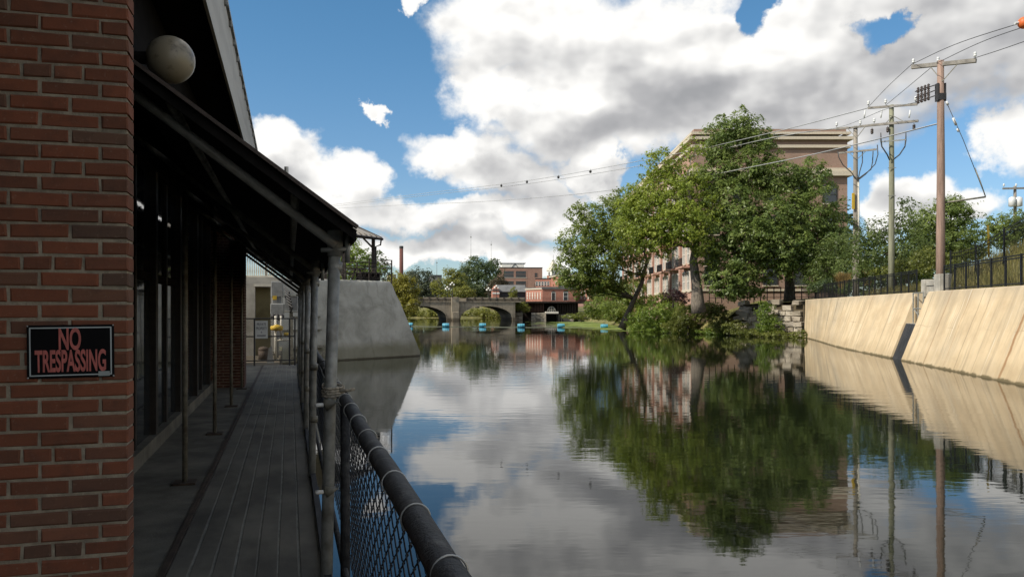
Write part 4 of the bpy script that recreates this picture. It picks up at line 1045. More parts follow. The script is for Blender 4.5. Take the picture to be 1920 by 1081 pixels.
M['bridge_dark'] = plain('bridge_post', (.085,.07,.055), .9, var=.25)
while x < xr_:
    if not (pc0-.3 < x < pc1+.2):
        link('parapet_post', pp, M['bridge_dark'], br, (x,0,ZD+.24))
        if not (pc0-.3 < x+.95 < pc1+.2): link('parapet_panel', pm_, M['bridge'], br, (x+.95,0,ZD+.24))
    x += 1.9
MB().box(xl, xr_, BWD-.2, BWD, ZD+.24, ZP-.05).build('far_parapet', M['bridge'], br)
# three-globe street lamps on the bridge
M['lamp_globe'] = plain('opal_globe', (.85,.83,.76), .3, var=.04); M['lamp_iron'] = plain('lamp_iron', (.02,.022,.022), .5, .2)
lm_pole = MB().lathe([(.16,0),(.16,.3),(.09,.4),(.06,1.2),(.055,3.0),(.02,3.35)], n=8).mesh('pole', True)
arm = MB().tube([(-.42,0,2.9),(-.4,0,2.65),(0,0,2.55),(.4,0,2.65),(.42,0,2.9)], .03, 6).mesh('arm', True)
glb = MB().ball((0,0,0), .24, 12, 8).mesh('globe', True)
for px, py, dd, word in ((839,540,203,'far left'),(848,532,199,'left'),(916,542,203,'far right'),(931,538,199,'right')):
    p = at(px, py, dd)
    lab = {'far left':'three globe street lamp standing leftmost on the arch bridge','left':'tallest three globe street lamp, just left of the bridge pier pilaster','far right':'three globe street lamp on the bridge before the brown bush','right':'three globe street lamp on the bridge before the small brick gable'}[word]
    t = thing('street_lamp', lab, 'lamp', (p.x, p.y, p.z-3.3), .3, 'three globe lamps on the bridge')
    link('pole', lm_pole, M['lamp_iron'], t); link('arm', arm, M['lamp_iron'], t)
    for x, z in ((-.42,3.12),(.42,3.12),(0,3.55)): link('globe', glb, M['lamp_globe'], t, (x,0,z))
# ------------------------------------------------------------------ buildings
M['win'] = glassmat('far_glass', (.03,.035,.04), .12); M['trim'] = plain('cream_trim', (.55,.48,.38), .7, var=.08); M['white_trim'] = plain('white_trim', (.72,.70,.65), .6, var=.06)
M['roof_grey'] = plain('grey_roof', (.13,.13,.13), .8, var=.25, scale=.6); M['red_wall'] = wallbrick('red_brick_wall', (.44,.17,.115), (.36,.13,.09), (.42,.33,.27))
M['dull_brick'] = wallbrick('dull_brick_wall', (.33,.185,.145), (.27,.15,.12), (.34,.28,.24)); M['pink_lit_brick'] = wallbrick('pink_lit_brick_wall', (.46,.265,.21), (.40,.22,.17), (.50,.40,.33))  # pink brick: sunlight put into the colour of the block's side
M['brown_shaded_brick'] = wallbrick('brown_shaded_brick_wall', (.36,.235,.185), (.30,.19,.15), (.38,.31,.25)); M['pale_wall'] = plain('pale_render', (.55,.51,.45), .85, var=.12, scale=.5)  # brown brick: shade put into the colour of the block's front
class Bld:
    """box building: local x along the front, y away, z up; windows are parts with frame and sill as sub-parts"""
    def __init__(s, name, label, origin, dirn, w, dep, h, wall, roof, cat='building', group=None, base=-3):
        s.rz = math.atan2(dirn[1], dirn[0]); s.t = thing(name, label, cat, origin, s.rz, group); s.w, s.dep, s.h = w, dep, h
        s.wall = MB().box(0, w, 0, dep, base, h).build('wall', wall, s.t)
        s.roof = MB().box(-.12, w+.12, -.12, dep+.12, h, h+.25).build('roof', roof, s.t)
    def band(s, z0, z1, out, mat, name='cornice', sides='fl'):
        mb = MB()
        if 'f' in sides: mb.box(-out, s.w+out, -out, -.004, z0, z1)
        if 'l' in sides: mb.box(-out, -.004, -.002, s.dep+out, z0, z1)
        if 'r' in sides: mb.box(s.w+.004, s.w+out, -.002, s.dep+out, z0, z1)
        return mb.build(name, mat, s.t)
    def win(s, face, u, z, w, h, frame, pane=None, arch=False, sill=None, door=False, deep=.06):
        """face f: u along x; face l: u = distance from the front corner along y; r likewise on the right side"""
        pane = pane or M['win']
        def m(a, b, zz): return {'f': (a, -b, zz), 'l': (-b, a, zz), 'r': (s.w+b, a, zz)}[face]
        def bxx(mb, u0, u1, z0, z1, o0, o1):
            A = m(u0, o0, z0); B = m(u1, o1, z1); mb.box(min(A[0],B[0]), max(A[0],B[0]), min(A[1],B[1]), max(A[1],B[1]), z0, z1)
        pm = MB(); bxx(pm, u-w/2, u+w/2, z, z+h, .01, .03)
        o = pm.build('door' if door else 'window', pane, s.t)
        fm = MB(); t = max(.09, w*.09)
        bxx(fm, u-w/2-t, u-w/2, z, z+h+t, .01, .01+deep); bxx(fm, u+w/2, u+w/2+t, z, z+h+t, .01, .01+deep); bxx(fm, u-w/2, u+w/2, z+h, z+h+t, .01, .01+deep)
        if not door: bxx(fm, u-w/2, u+w/2, z+h*.5-.035, z+h*.5+.035, .03, .03+deep*.5)
        fm.build('frame', frame, o)
        if arch:
            am = MB(); n = 8; rr = w/2+t
            for k in range(n):
                a, b = math.pi*k/n, math.pi*(k+1)/n
                P_ = [m(u+rr*math.cos(a), .05, z+h+t+rr*.75*math.sin(a)), m(u+rr*math.cos(b), .05, z+h+t+rr*.75*math.sin(b)), m(u, .05, z+h+t)]
                am.poly(P_)
            am.build('arch_panel', frame if arch == 'frame' else pane, o)
        if sill:
            sm = MB(); bxx(sm, u-w/2-t*1.4, u+w/2+t*1.4, z-.14, z-.005, .01, .16); sm.build('sill', sill, o)
        return o
# big brick block behind the trees on the right bank
c0 = at(1300, 580, 96.); ground = 4.0
H = za(262, 96.)-ground
bb = Bld('brick_block', 'tall brick block with cream cornices behind the big trees', (c0.x, c0.y, ground), (1,0,0), 18.4, 62, H, M['brown_shaded_brick'], M['roof_grey'])
MB().box(-.02, -.004, .02, 62, -2, H-.1).build('lit_side_face', M['pink_lit_brick'], bb.t)  # lit copy of the front's brick laid over the sunny side
for z0, z1, o in ((H-.05,H+.3,.55),(H+.62,H+.9,.3),(H-1.0,H-.65,.3),(H-3.75,H-3.4,.3),(H-4.35,H-3.76,.5),(.9,1.15,.15)): bb.band(z0, z1, o, M['trim'], 'cornice', 'flr')
MB().box(.1, 18.3, .1, 61.9, H+.95, H+1.3).build('parapet', M['brown_shaded_brick'], bb.t)
for k, u in enumerate((2.2,5.6,9.2,12.8,16.3)):
    for z in (H-7.6, H-11.3, H-15.0, 1.6): bb.win('f', u, z, 1.5, 2.1, M['dark_steel'], sill=M['trim'])
bb.win('f', 15.6, H-14.9+.0, 2.4, 1.0, M['white_trim'], arch='frame') if False else None
for k in range(9):
    u = 3.2+k*6.6
    for z in (H-7.4, H-11.0, H-14.6, H-18.0):
        if z > .8:
            bb.win('l', u-1.25, z, 1.15, 2.3, M['white_trim'], sill=M['trim'], deep=.22); bb.win('l', u+1.25, z, 1.15, 2.3, M['white_trim'], sill=M['trim'], deep=.22)
    for z in (H-8.0, H-11.6, H-15.2):
        b = MB(); b.box(-1.1, -.03, u-1.9, u+1.9, z, z+.2); bo = b.build('balcony', M['pink_lit_brick'], bb.t)
        r_ = MB()
        for zz in (.6, 1.15): r_.box(-1.08, -1.04, u-1.85, u+1.85, z+zz, z+zz+.05)
        n = 14
        for j in range(n+1): yy_ = u-1.85+3.7*j/n; r_.box(-1.08, -1.04, yy_-.02, yy_+.02, z+.22, z+1.15)
        r_.build('balcony_railing', M['fence_black'], bo)
    MB().box(-.35, -.025, u+2.75, u+3.65, -2, H-4.7).build('pilaster', M['pink_lit_brick'], bb.t)
# white arched doorway at the building's foot
ad = at(1545, 450, 94.5)
do = MB(); n = 10
for k in range(n):
    a, b = math.pi*k/n, math.pi*(k+1)/n
    P4 = [(2.0*math.cos(a),0,1.2*math.sin(a)),(2.0*math.cos(b),0,1.2*math.sin(b)),(1.7*math.cos(b),0,.85*math.sin(b)),(1.7*math.cos(a),0,.85*math.sin(a))]
    do.poly(P4); do.poly([(x,.4,z) for x, y, z in reversed(P4)]); do.poly([P4[0],(P4[0][0],.4,P4[0][2]),(P4[1][0],.4,P4[1][2]),P4[1]])
ao = do.build('entrance_arch', M['white_trim'], bb.t); ao.location = (ad.x-c0.x, ad.y-c0.y+.2, ad.z-ground)
# boathouse row by the bridge: dark piles below, red brick above
d = 214.
def frontbld(name, label, px0, px1, pyt, pyb, d, dep, wall, roof, ang=.12, **kw):
    a = at(px0, pyb, d); b = at(px1, pyb, d); w = (b-a).length/math.cos(ang)
    return Bld(name, label, a, (math.cos(ang), math.sin(ang)), w, dep, (pyb-pyt)/F*d, wall, roof, **kw)
# lit left wings are seen because the fronts turn a little to the right
rA = frontbld('red_brick_hall', 'long low red brick hall with two pale doorways above dark piles', 1017, 1080, 539, 563, 214, 22, M['red_wall'], M['roof_grey'], ang=.16, base=-.3)
rA.band(rA.h-.35, rA.h+.0, .22, M['roof_grey'], 'eaves', 'f')
rA.win('f', rA.w*.33, .05, .9, 2.05, M['white_trim'], M['dark_steel'], arch='pane', door=True); rA.win('f', rA.w*.70, .05, 1.1, 2.05, M['white_trim'], M['win'], arch='pane')
# the hall's wing turned towards the sun
p0 = at(986, 563, 222.); p1_ = at(1016.5, 563, 214.6); dv = (p1_-p0); 
wA = Bld('arched_brick_wing', 'sunlit red brick wing with a row of tall arched recesses left of the hall', p0, (dv.x, dv.y), dv.length, 14, 3.2, M['red_wall'], M['roof_grey'], base=-.3)
for k in range(6): wA.win('f', wA.w*(k+.6)/6.2, .3, .55, 1.55, M['red_wall'], M['pale_wall'], arch='pane')
wA.band(wA.h-.3, wA.h, .2, M['trim'], 'eaves', 'f')
p0 = at(1081, 562, 222.); p1_ = at(1106, 562, 215.); dv = p1_-p0
wB = Bld('sunlit_annex', 'sunlit orange brick annex with pale tall windows right of the hall', p0, (dv.x, dv.y), dv.length, 12, 3.6, M['red_wall'], M['roof_grey'], base=-.3)
for k in range(4): wB.win('f', wB.w*(k+.5)/4, .2, .7, 2.2, M['trim'], M['pale_wall'])
rC = frontbld('red_brick_store', 'red brick store at the right end of the boathouse row', 1106, 1136, 537, 562, 215, 16, M['red_wall'], M['roof_grey'], ang=.1, base=-.3)
for k in range(2): rC.win('f', rC.w*(k+.5)/2, .9, .9, 1.5, M['trim'])
# the deck the row stands on and its dark understorey
M['pile_wood'] = plain('pile_wood', (.030,.022,.018), .85, var=.4, scale=1, stretch=(2,2,.4))
dk = thing('timber_deck', 'dark timber deck on piles carrying the red brick row', 'deck', (0,0,0), 0)
zdk = za(565, 212); A_ = [at(962,580,211), at(990,580,209.5), at(1017,580,210), at(1066,580,211), at(1082,580,214), at(1120,580,214)]
mb = MB(); top = [(p.x,p.y) for p in A_]; bk_ = [(p.x+2,p.y+24) for p in A_]
for (a, b, c, e) in zip(top, top[1:], bk_, bk_[1:]):
    mb.quad((*a,zdk),(*b,zdk),(*e,zdk),(*c,zdk)); mb.quad((*a,zdk-.35),(*c,zdk-.35),(*e,zdk-.35),(*b,zdk-.35)); mb.quad((*a,zdk-.35),(*b,zdk-.35),(*b,zdk),(*a,zdk))
mb.build('platform', M['pile_wood'], dk)
M['rusty_pile'] = plain('rusty_pile', (.095,.048,.036), .85, var=.35)
for k in range(13):
    p = at(984+k*2.9, 580, 210.5+.25*k if k < 6 else 211.5); MB().box(p.x-.09,p.x+.09,p.y-.09,p.y+.09,za(585,211),zdk-.35).build('pile', M['rusty_pile'], dk)
for k in range(8):
    p = at(1046+k*4.6, 580, 212.5+k*.15); MB().box(p.x-.14,p.x+.14,p.y-.12,p.y+.12,-.6,zdk-.35).build('pile', M['pile_wood'], dk)
p = at(966,580,216); q_ = at(1084,580,220); MB().quad((p.x,p.y,-.5),(q_.x,q_.y,-.5),(q_.x,q_.y,zdk-.36),(p.x,p.y,zdk-.36)).quad((p.x,p.y+.2,-.5),(p.x,p.y+.2,zdk-.36),(q_.x,q_.y+.2,zdk-.36),(q_.x,q_.y+.2,-.5)).build('back_boarding', M['pile_wood'], dk)
dr_ = MB(); pts = [Vector((p.x,p.y,zdk)) for p in A_]
for a, b in zip(pts, pts[1:]):
    for z in (.55,1.05): dr_.bar(a+Vector((0,0,z)), b+Vector((0,0,z)), .05)
    n = max(2, int((b-a).length/.35))
    for k in range(n+1): v = a.lerp(b, k/n); dr_.box(v.x-.02,v.x+.02,v.y-.02,v.y+.02,zdk,zdk+1.05)
tag(dr_.build('deck_railing', M['fence_black'], dk), kind='stuff')
# stone footings below the deck, a thing each
def footing(name, label, px0, px1, pyt, d, q, dep=3.):
    a, b = at(px0,600,d), at(px1,600,d); t = thing(name, label, 'stone base', ((a.x+b.x)/2, d, 0)); h = za(pyt, d); w = b.x-a.x; z = -.5
    MB().box(-w/2+.15, w/2-.15, .3, dep, -.6, h-.15).build('core', M['soil'], t)
    while z < h-.1:
        hh = q.uniform(.7,1.0); hh = min(hh, h-z); x = -w/2
        while x < w/2-.2:
            ww_ = min(q.uniform(.9,1.9), w/2-x); o = link('stone', q.choice(SV), M['stone'], t, (x+ww_/2, .1+q.uniform(-.1,.1), z+hh/2)); o.scale = (ww_-.05, 1.0, hh-.05); x += ww_
        z += hh
q = random.Random(31)
footing('stone_footing', 'pale stone footing between the bridge and the rusty piles', 962, 980, 585, 208, q); footing('stone_footing', 'square stone footing under the rusty piles', 996, 1024, 586, 208.5, q); footing('stone_footing', 'stone footing at the right of the dark boat opening', 1044, 1075, 589, 213, q)
bo = thing('boat_balcony', 'small white balcony with an arched window over the dark boat opening', 'balcony', at(1035, 585, 210.), .1)
MB().cbox(-1.7,1.7,-.3,1.5,-.35,.15,.05).build('slab', M['pale_wall'], bo); MB().box(-.75,.75,1.0,1.1,.15,1.3).build('window', M['win'], bo)
mb = MB(); 
for k in range(9):
    a, b = math.pi*k/9, math.pi*(k+1)/9; mb.bar((1.0*math.cos(a),.95,.35+1.1*math.sin(a)),(1.0*math.cos(b),.95,.35+1.1*math.sin(b)), .13)
mb.bar((0,.95,.15),(0,.95,1.4), .1); mb.bar((-.9,.95,.7),(.9,.95,.7), .08); mb.bar((-.5,.95,.15),(-.5,.95,1.2), .07); mb.bar((.5,.95,.15),(.5,.95,1.2), .07); mb.build('arch_frame', M['concrete_light'], bo)
# roofs and blocks behind
lo = frontbld('grey_roofed_shed', 'long shed with a grey roof and dark glazing left of the brick hall', 936, 986, 548, 562, 228, 14, M['dark_steel'], M['roof_grey'], ang=.1)
rf = MB(); rf.poly([(-.3,-.6,lo.h+.2),(lo.w+.3,-.6,lo.h+.2),(lo.w+.3,5,lo.h+2.3),(-.3,5,lo.h+2.3)]); rf.poly([(-.3,5,lo.h+2.3),(lo.w+.3,5,lo.h+2.3),(lo.w+.3,14,lo.h+.3),(-.3,14,lo.h+.3)]); rf.poly([(-.3,-.6,lo.h+.2),(-.3,5,lo.h+2.3),(-.3,14,lo.h+.3)]); rf.poly([(lo.w+.3,-.6,lo.h+.2),(lo.w+.3,14,lo.h+.3),(lo.w+.3,5,lo.h+2.3)]); rf.build('pitched_roof', M['roof_grey'], lo.t)
for k in range(6): lo.win('f', lo.w*(k+.5)/6, .3, .95, .9, M['dark_steel'])
lg = frontbld('brick_gable', 'small sunlit brick gable with a white band behind the bridge', 924, 936, 544, 560, 226, 6, M['red_wall'], M['roof_grey'], ang=.1)
gm_ = MB(); gm_.poly([(0,-.01,lg.h+.25),(lg.w,-.01,lg.h+.25),(lg.w/2,-.01,lg.h+1.5)]); gm_.poly([(0,6,lg.h+.25),(lg.w/2,6,lg.h+1.5),(lg.w,6,lg.h+.25)]); gm_.poly([(0,-.01,lg.h+.25),(lg.w/2,-.01,lg.h+1.5),(lg.w/2,6,lg.h+1.5),(0,6,lg.h+.25)]); gm_.poly([(lg.w,-.01,lg.h+.25),(lg.w,6,lg.h+.25),(lg.w/2,6,lg.h+1.5),(lg.w/2,-.01,lg.h+1.5)]); gm_.build('gable', M['red_wall'], lg.t); lg.band(lg.h-1.0, lg.h-.6, .1, M['white_trim'], 'band', 'f')
ml = frontbld('mill_building', 'brick mill with wide factory windows and a white rooftop structure', 938, 1017, 502, 545, 300, 30, M['dull_brick'], M['dark_steel'], ang=.06)
for u in (.2,.49): 
    for z in (1.2, 5.0): ml.win('f', ml.w*u, z, 3.8, 2.4, M['dull_brick'], M['win'], sill=M['pale_wall'])
for z in (1.2, 5.2): ml.win('f', ml.w*.85, z, 1.0, 1.5, M['dull_brick'])
MB().box(ml.w*.05, ml.w*.58, 3, 12, ml.h+.25, ml.h+1.9).build('penthouse', M['white_trim'], ml.t); mb = MB(); mb.bar((ml.w*.28,2.9,ml.h+.3),(ml.w*.36,2.9,ml.h+1.8), .15); mb.bar((ml.w*.36,2.9,ml.h+1.8),(ml.w*.44,2.9,ml.h+.3), .15); mb.build('cross_brace', M['fence_black'], ml.t)
MB().box(ml.w*.02, ml.w*.62, 2.8, 12.2, ml.h+1.9, ml.h+2.05).build('penthouse_roof', M['roof_grey'], ml.t)
b1 = frontbld('brick_rowhouse', 'red brick row with small arched windows behind the hall', 1004, 1046, 523, 545, 262, 14, M['red_wall'], M['dark_steel'], ang=-.25)
for k in range(5): b1.win('f', b1.w*(k+.5)/8, 1.6, .6, 1.2, M['white_trim'], arch='pane')
MB().box(b1.w*.45, b1.w*.55, 2, 3.4, b1.h+.25, b1.h+1.2).build('chimney', M['red_wall'], b1.t)
b2 = frontbld('brick_townhouse', 'orange brick townhouse with tall white windows right of the steeple', 1046, 1092, 515, 548, 250, 16, M['red_wall'], M['dark_steel'], ang=.15)
for k in range(5):
    for z in (.6, 3.3): b2.win('f', b2.w*(k+.5)/5, z, .9, 1.7, M['white_trim'], sill=M['trim'])
b2.band(b2.h-.4, b2.h, .25, M['trim'])
b3 = frontbld('far_red_house', 'red brick house half hidden by the left bank tree on the right', 1094, 1150, 524, 556, 240, 16, M['dull_brick'], M['dark_steel'], ang=.12)
for k in range(5): b3.win('f', b3.w*(k+.5)/5, 2.2, 1.0, 1.7, M['white_trim'])
stp = thing('church_steeple', 'white church steeple with a pale pointed spire above the brick roofs', 'steeple', at(1037.5, 545, 290.), .5)
hb = (545-507)/F*290; MB().box(-1.75,1.75,-1.75,1.75,0,hb).build('tower', M['white_trim'], stp); 
mb = MB().poly([(-2,-2,hb),(2,-2,hb),(2,2,hb),(-2,2,hb)]); ap = (0,0,(545-486)/F*290)
for a, b in (((-2,-2,hb),(2,-2,hb)),((2,-2,hb),(2,2,hb)),((2,2,hb),(-2,2,hb)),((-2,2,hb),(-2,-2,hb))): mb.poly([a,b,ap])
mb.build('spire', M['pale_wall'], stp); MB().tube([(0,0,ap[2]-.2),(0,0,ap[2]+1.6)], .05, 5).build('finial', M['fence_black'], stp)
for s in ((-.01,-1.77),): MB().box(-.45,.45,-1.8,-1.76,hb-2.4,hb-.5).build('louvre', M['win'], stp)
MB().box(-1.8,-1.76,-.45,.45,hb-2.4,hb-.5).build('louvre', M['win'], stp)
cm = thing('brick_chimney', 'tall dark red brick factory chimney in the distance', 'chimney', at(752.5, 560, 400.)); hh = (560-461)/F*400
MB().lathe([(1.25,-2),(1.0,hh*.5),(.93,hh-1.2)], n=14).build('stack', wallbrick('chimney_brick', (.16,.065,.055), (.13,.05,.045), (.16,.11,.1)), cm, True); MB().lathe([(1.02,hh-1.2),(1.02,hh-.3),(.95,hh)], n=14).build('cap', M['dark_steel'], cm)
for px, pt_, dd, lab in ((883,437,700,'tallest thin radio mast rising over the big far tree'),(921,452,700,'thin radio mast just left of the mill roof'),(819,488,500,'short mast on the grey block left of the far trees')):
    p = at(px, 560, dd); t = thing('radio_mast', lab, 'mast', p); h_ = (560-pt_)/F*dd; mb = MB()
    mb.tube([(0,0,-5),(0,0,h_*.6),(0,0,h_)], [.22,.18,.07], 5); mb.build('shaft', M['meter_grey'], t); MB().box(-.5,.5,-.1,.1,h_*.93,h_*.95).build('antenna_bar', M['meter_grey'], t)
gb = frontbld('grey_flat_block', 'small flat grey block with a mast between the far trees', 812, 828, 516, 545, 420, 12, M['roof_grey'], M['dark_steel'], ang=.3)
gb.win('f', gb.w*.5, gb.h*.6, 1.6, 1.2, M['pale_wall'])
yb = frontbld('cream_house_end', 'pale cream house end with dark eaves left of the chimney', 728, 742, 516, 552, 190, 8, M['pale_wall'], M['roof_grey'], ang=.2)
yb.band(yb.h*.75, yb.h*.85, .3, M['dull_brick'], 'eaves', 'fr'); yb.win('f', yb.w*.5, yb.h*.4, .8, 1.2, M['trim'])
# ------------------------------------------------------------------ blue float barrels and their boom line
M['blue'] = plain('blue_plastic', (.08,.31,.43), .35, var=.12, scale=2); M['boom'] = plain('boom_cable', (.10,.11,.08), .8, var=.2)
bar = MB(); bar.v = []
prof = [(.02,-.62),(.36,-.62),(.41,-.56),(.43,-.5),(.41,-.45),(.43,-.42),(.43,-.17),(.45,-.14),(.43,-.11),(.43,.11),(.45,.14),(.43,.17),(.43,.42),(.41,.45),(.43,.5),(.41,.56),(.36,.62),(.02,.62)]
bar.lathe(prof, n=18); bar.v = [(z, x, y) for x, y, z in bar.v]
bar.v = [(x*.86, y*.82, z*.78) for x, y, z in bar.v]; bm_ = bar.mesh('barrel', True); bung = MB().tube([(.53,.16,.08),(.56,.16,.08)], .05, 8).mesh('bung')
pos = []
labs = ['blue float barrel half hidden behind the concrete pier, leftmost of the line','blue float barrel below the bridge pier, second from the left','blue float barrel below the right arch, third from the left','blue float barrel below the stone footing, fourth from the left','blue float barrel below the white balcony, second from the right','blue float barrel on the green weed, rightmost of the line']
for (px, py), lab in zip(((768,608),(836,609),(905,609),(977,610),(1052,610),(1133,611)), labs):
    d_ = F*(EYE-.28)/(py-HZ); p = at(px, HZ, d_); p.z = .24; pos.append(p)
    t = thing('float_barrel', lab, 'float', p, random.Random(px).uniform(-.15,.15), 'blue floats of the boom'); link('barrel', bm_, M['blue'], t); link('bung', bung, M['boom'], t)
mb = MB(); pts = [pos[0]+Vector((-8,3,-.2))]
for a, b in zip(pos, pos[1:]): pts += [a+Vector((0,0,-.2)), a.lerp(b,.25)+Vector((0,-.5,-.21)), a.lerp(b,.5)+Vector((0,-.7,-.22)), a.lerp(b,.75)+Vector((0,-.5,-.21))]
pts += [pos[-1]+Vector((0,0,-.2)), pos[-1]+Vector((3.2,.4,-.1))]
tag(mb.tube(pts, .05, 5).build('boom_line', M['boom'], None), 'slack boom cable linking the blue float barrels', 'cable')
# ------------------------------------------------------------------ trees on the right bank
# leaning maple over the water
b = at(1166, 612, 104.); b.z = .5
tree('maple_tree', 'leaning maple over the water, leftmost of the big bank trees', b,
     [at(1183,575,104), at(1203,530,104), at(1213,490,104), at(1205,450,104)], .42,
     [lobe(1085,455,103,40,42), lobe(1072,510,102,36,34), lobe(1128,420,104,46,45), lobe(1122,490,102,48,44), lobe(1168,450,103,46,48), lobe(1145,530,104,36,26,.7), lobe(1080,400,104,22,20,.6), lobe(1160,385,105,40,26,.8), lobe(1098,545,104,28,18,.5), lobe(1195,505,104,24,22,.5), lobe(1118,528,103,40,24,.8)],
     L['maple'], M['bark'], .42, .62, 1, clump=.2, shell=.35)
b = at(1311, 574, 84.); b.z = 2.7
tree('maple_tree', 'bright yellow green maple with a thick broken trunk and bare top twigs', b,
     [at(1305,530,84), at(1300,490,84), at(1306,450,84), at(1300,400,84), at(1285,340,84)], .6,
     [lobe(1215,400,84,52,46), lobe(1185,430,85,38,44,.8), lobe(1262,370,84,46,44), lobe(1225,448,83,46,34), lobe(1285,420,82,46,48), lobe(1298,350,85,38,40,.8), lobe(1320,465,82,24,34,.6), lobe(1212,362,85,44,26,.9), lobe(1182,392,86,34,28,.9), lobe(1240,305,86,36,32,.7), lobe(1228,335,86,30,20,.7), lobe(1298,285,87,24,28,.45), lobe(1270,330,86,30,26,.7), lobe(1330,400,84,30,40,.7), lobe(1255,425,82,44,36,.8)],
     L['yellow_maple'], M['bark_grey'], .36, .5, 2, clump=.2, shell=.35, twigs=7)
b = at(1481, 562, 86.); b.z = 3.6
tree('locust_tree', 'big dark green locust tree, tallest on the bank, before the brick block', b,
     [at(1480,520,86), at(1478,470,86), at(1470,400,87), at(1440,330,88), at(1400,280,88)], .5,
     [lobe(1378,240,88,48,34,1.1), lobe(1420,262,88,38,26), lobe(1350,275,88,36,30), lobe(1395,315,87,62,38), lobe(1450,330,87,60,40), lobe(1375,380,85,58,48), lobe(1450,400,84,64,46), lobe(1520,400,85,52,50), lobe(1515,330,87,44,40,.8), lobe(1545,450,85,44,44), lobe(1470,460,83,62,44), lobe(1390,460,83,58,48), lobe(1370,520,82,42,34), lobe(1440,505,83,44,28,.7), lobe(1570,415,87,30,40,.7), lobe(1520,480,84,50,40,.9), lobe(1560,500,86,36,34,.7), lobe(1580,455,87,30,34,.8), lobe(1340,330,87,40,40,.9), lobe(1350,440,83,40,40,.8), lobe(1365,538,82,34,22,.9), lobe(1405,545,83,30,16,.8), lobe(1420,440,82,50,40,.8), lobe(1330,500,83,26,26,.6)],
     L['locust'], M['bark'], .34, .62, 3, flat=.5, clump=.2, shell=.35, up=.7, asp=2.1, droop=.5)
# second stem of the locust group, dark, at the foot of the right corner of the block
b = at(1560, 556, 80.); b.z = 3.6
tree('dark_tree', 'low dark tree filling the shade right of the locust trunk', b, [at(1562,530,80), at(1566,490,80)], .22,
     [lobe(1545,505,80,38,30), lobe(1590,500,79,34,36), lobe(1570,470,80,36,30,.8), lobe(1535,530,80,30,18,.7)], L['dark'], M['bark'], .3, .5, 4)
b = at(1676, 528, 62.); b.z = 3.7
tree('ash_tree', 'loose dark leaved tree standing behind the fence between the poles', b, [at(1676,490,62), at(1672,450,62), at(1668,420,62)], .2,
     [lobe(1640,440,62,34,34,.8), lobe(1690,425,62,34,40,.8), lobe(1660,475,61,44,34), lobe(1710,465,61,34,40,.8), lobe(1615,470,63,30,34), lobe(1625,510,62,34,22), lobe(1690,505,61,36,20,.7), lobe(1700,385,63,20,18,.35), lobe(1600,430,66,24,24,.6)], L['dark'], M['bark'], .24, .42, 5, shell=.3)
b = at(1790, 505, 66.); b.z = 5.
tree('round_tree', 'round mid green tree directly behind the nearest wooden pole', b, [at(1790,480,66), at(1786,450,66), at(1785,420,66)], .25,
     [lobe(1775,410,66,46,36), lobe(1740,425,66,38,34), lobe(1805,435,66,36,36), lobe(1770,460,65,52,32), lobe(1820,470,65,26,24,.8), lobe(1725,470,65,30,34,.9), lobe(1780,385,66,30,20,.9)], L['locust'], M['bark'], .26, .62, 6)
b = at(1900, 470, 78.); b.z = 9.
tree('hill_tree', 'green tree on the slope at the right edge behind the grass', b, [at(1900,450,78), at(1902,430,78)], .25,
     [lobe(1895,430,78,44,24), lobe(1925,420,78,36,26), lobe(1880,450,77,36,18,.9), lobe(1870,415,79,20,16,.6), lobe(1950,440,78,40,30)], L['maple'], M['bark'], .3, .6, 7)
# undergrowth between maple and hall
def bush(label, lobes, leaf, size, density, seed, name='bush', group=None, cat='bush', **kw):
    z0 = min(l[2]-l[5] for l in lobes); l0 = lobes[0]; bpos = (l0[0], l0[1], max(.05, z0))
    return tree(name, label, bpos, [(l0[0], l0[1], l0[2])], .08, lobes, leaf, M['bark'], size, density, seed, group, cat, 3, **kw)
bush('bushy green thicket left of the leaning maple trunk', [lobe(1150,555,132,34,26), lobe(1185,550,130,30,28), lobe(1120,575,135,26,16), lobe(1165,580,128,40,18), lobe(1125,548,138,22,16,.8)], L['maple'], .42, .6, 11, 'thicket')
bush('low weeds along the waterline below the thicket', [lobe(1090,592,160,34,6), lobe(1135,592,145,36,8), lobe(1170,598,128,26,8)], L['bush'], .4, .6, 12, 'weeds', cat='weeds', flat=.5)
bush('green shrub bank right of the leaning maple trunk', [lobe(1225,590,98,36,22), lobe(1200,600,102,26,18), lobe(1255,585,96,34,20), lobe(1215,612,100,34,10), lobe(1250,608,97,36,14)], L['bright_bush'], .3, .62, 13, 'shrub')
bush('olive shrub at the foot of the thick broken trunk', [lobe(1290,590,90,30,22), lobe(1320,585,88,24,22), lobe(1275,610,91,34,12), lobe(1345,590,87,22,20,.8), lobe(1335,575,86,24,8,.8)], L['bush'], .28, .58, 14, 'shrub')
bush('light green bush before the pink facade', [lobe(1240,562,100,26,12), lobe(1210,565,104,18,12,.8)], L['bright_bush'], .28, .6, 15, 'bush')
bush('purple leaved bush near the thick broken trunk', [lobe(1262,553,92,20,12), lobe(1280,560,91,12,12,.8)], L['purple'], .25, .6, 16, 'bush')
bush('upright bright shrub growing before the stone wall', [lobe(1437,588,79.5,18,18), lobe(1434,610,79,16,16), lobe(1450,610,79,18,16,.9), lobe(1432,572,79.8,10,8,.8)], L['bright_bush'], .22, .6, 17, 'shrub')
bush('olive shrub hiding the left end of the stone wall', [lobe(1368,608,85,12,10), lobe(1352,612,86,20,12), lobe(1350,585,86,14,12,.7)], L['bush'], .24, .55, 18, 'shrub')
bush('waterline weeds below the olive shrubs', [lobe(1290,621,92,40,6), lobe(1350,622,87,36,8), lobe(1230,618,98,30,5)], L['bright_bush'], .24, .6, 19, 'weeds', cat='weeds', flat=.5)
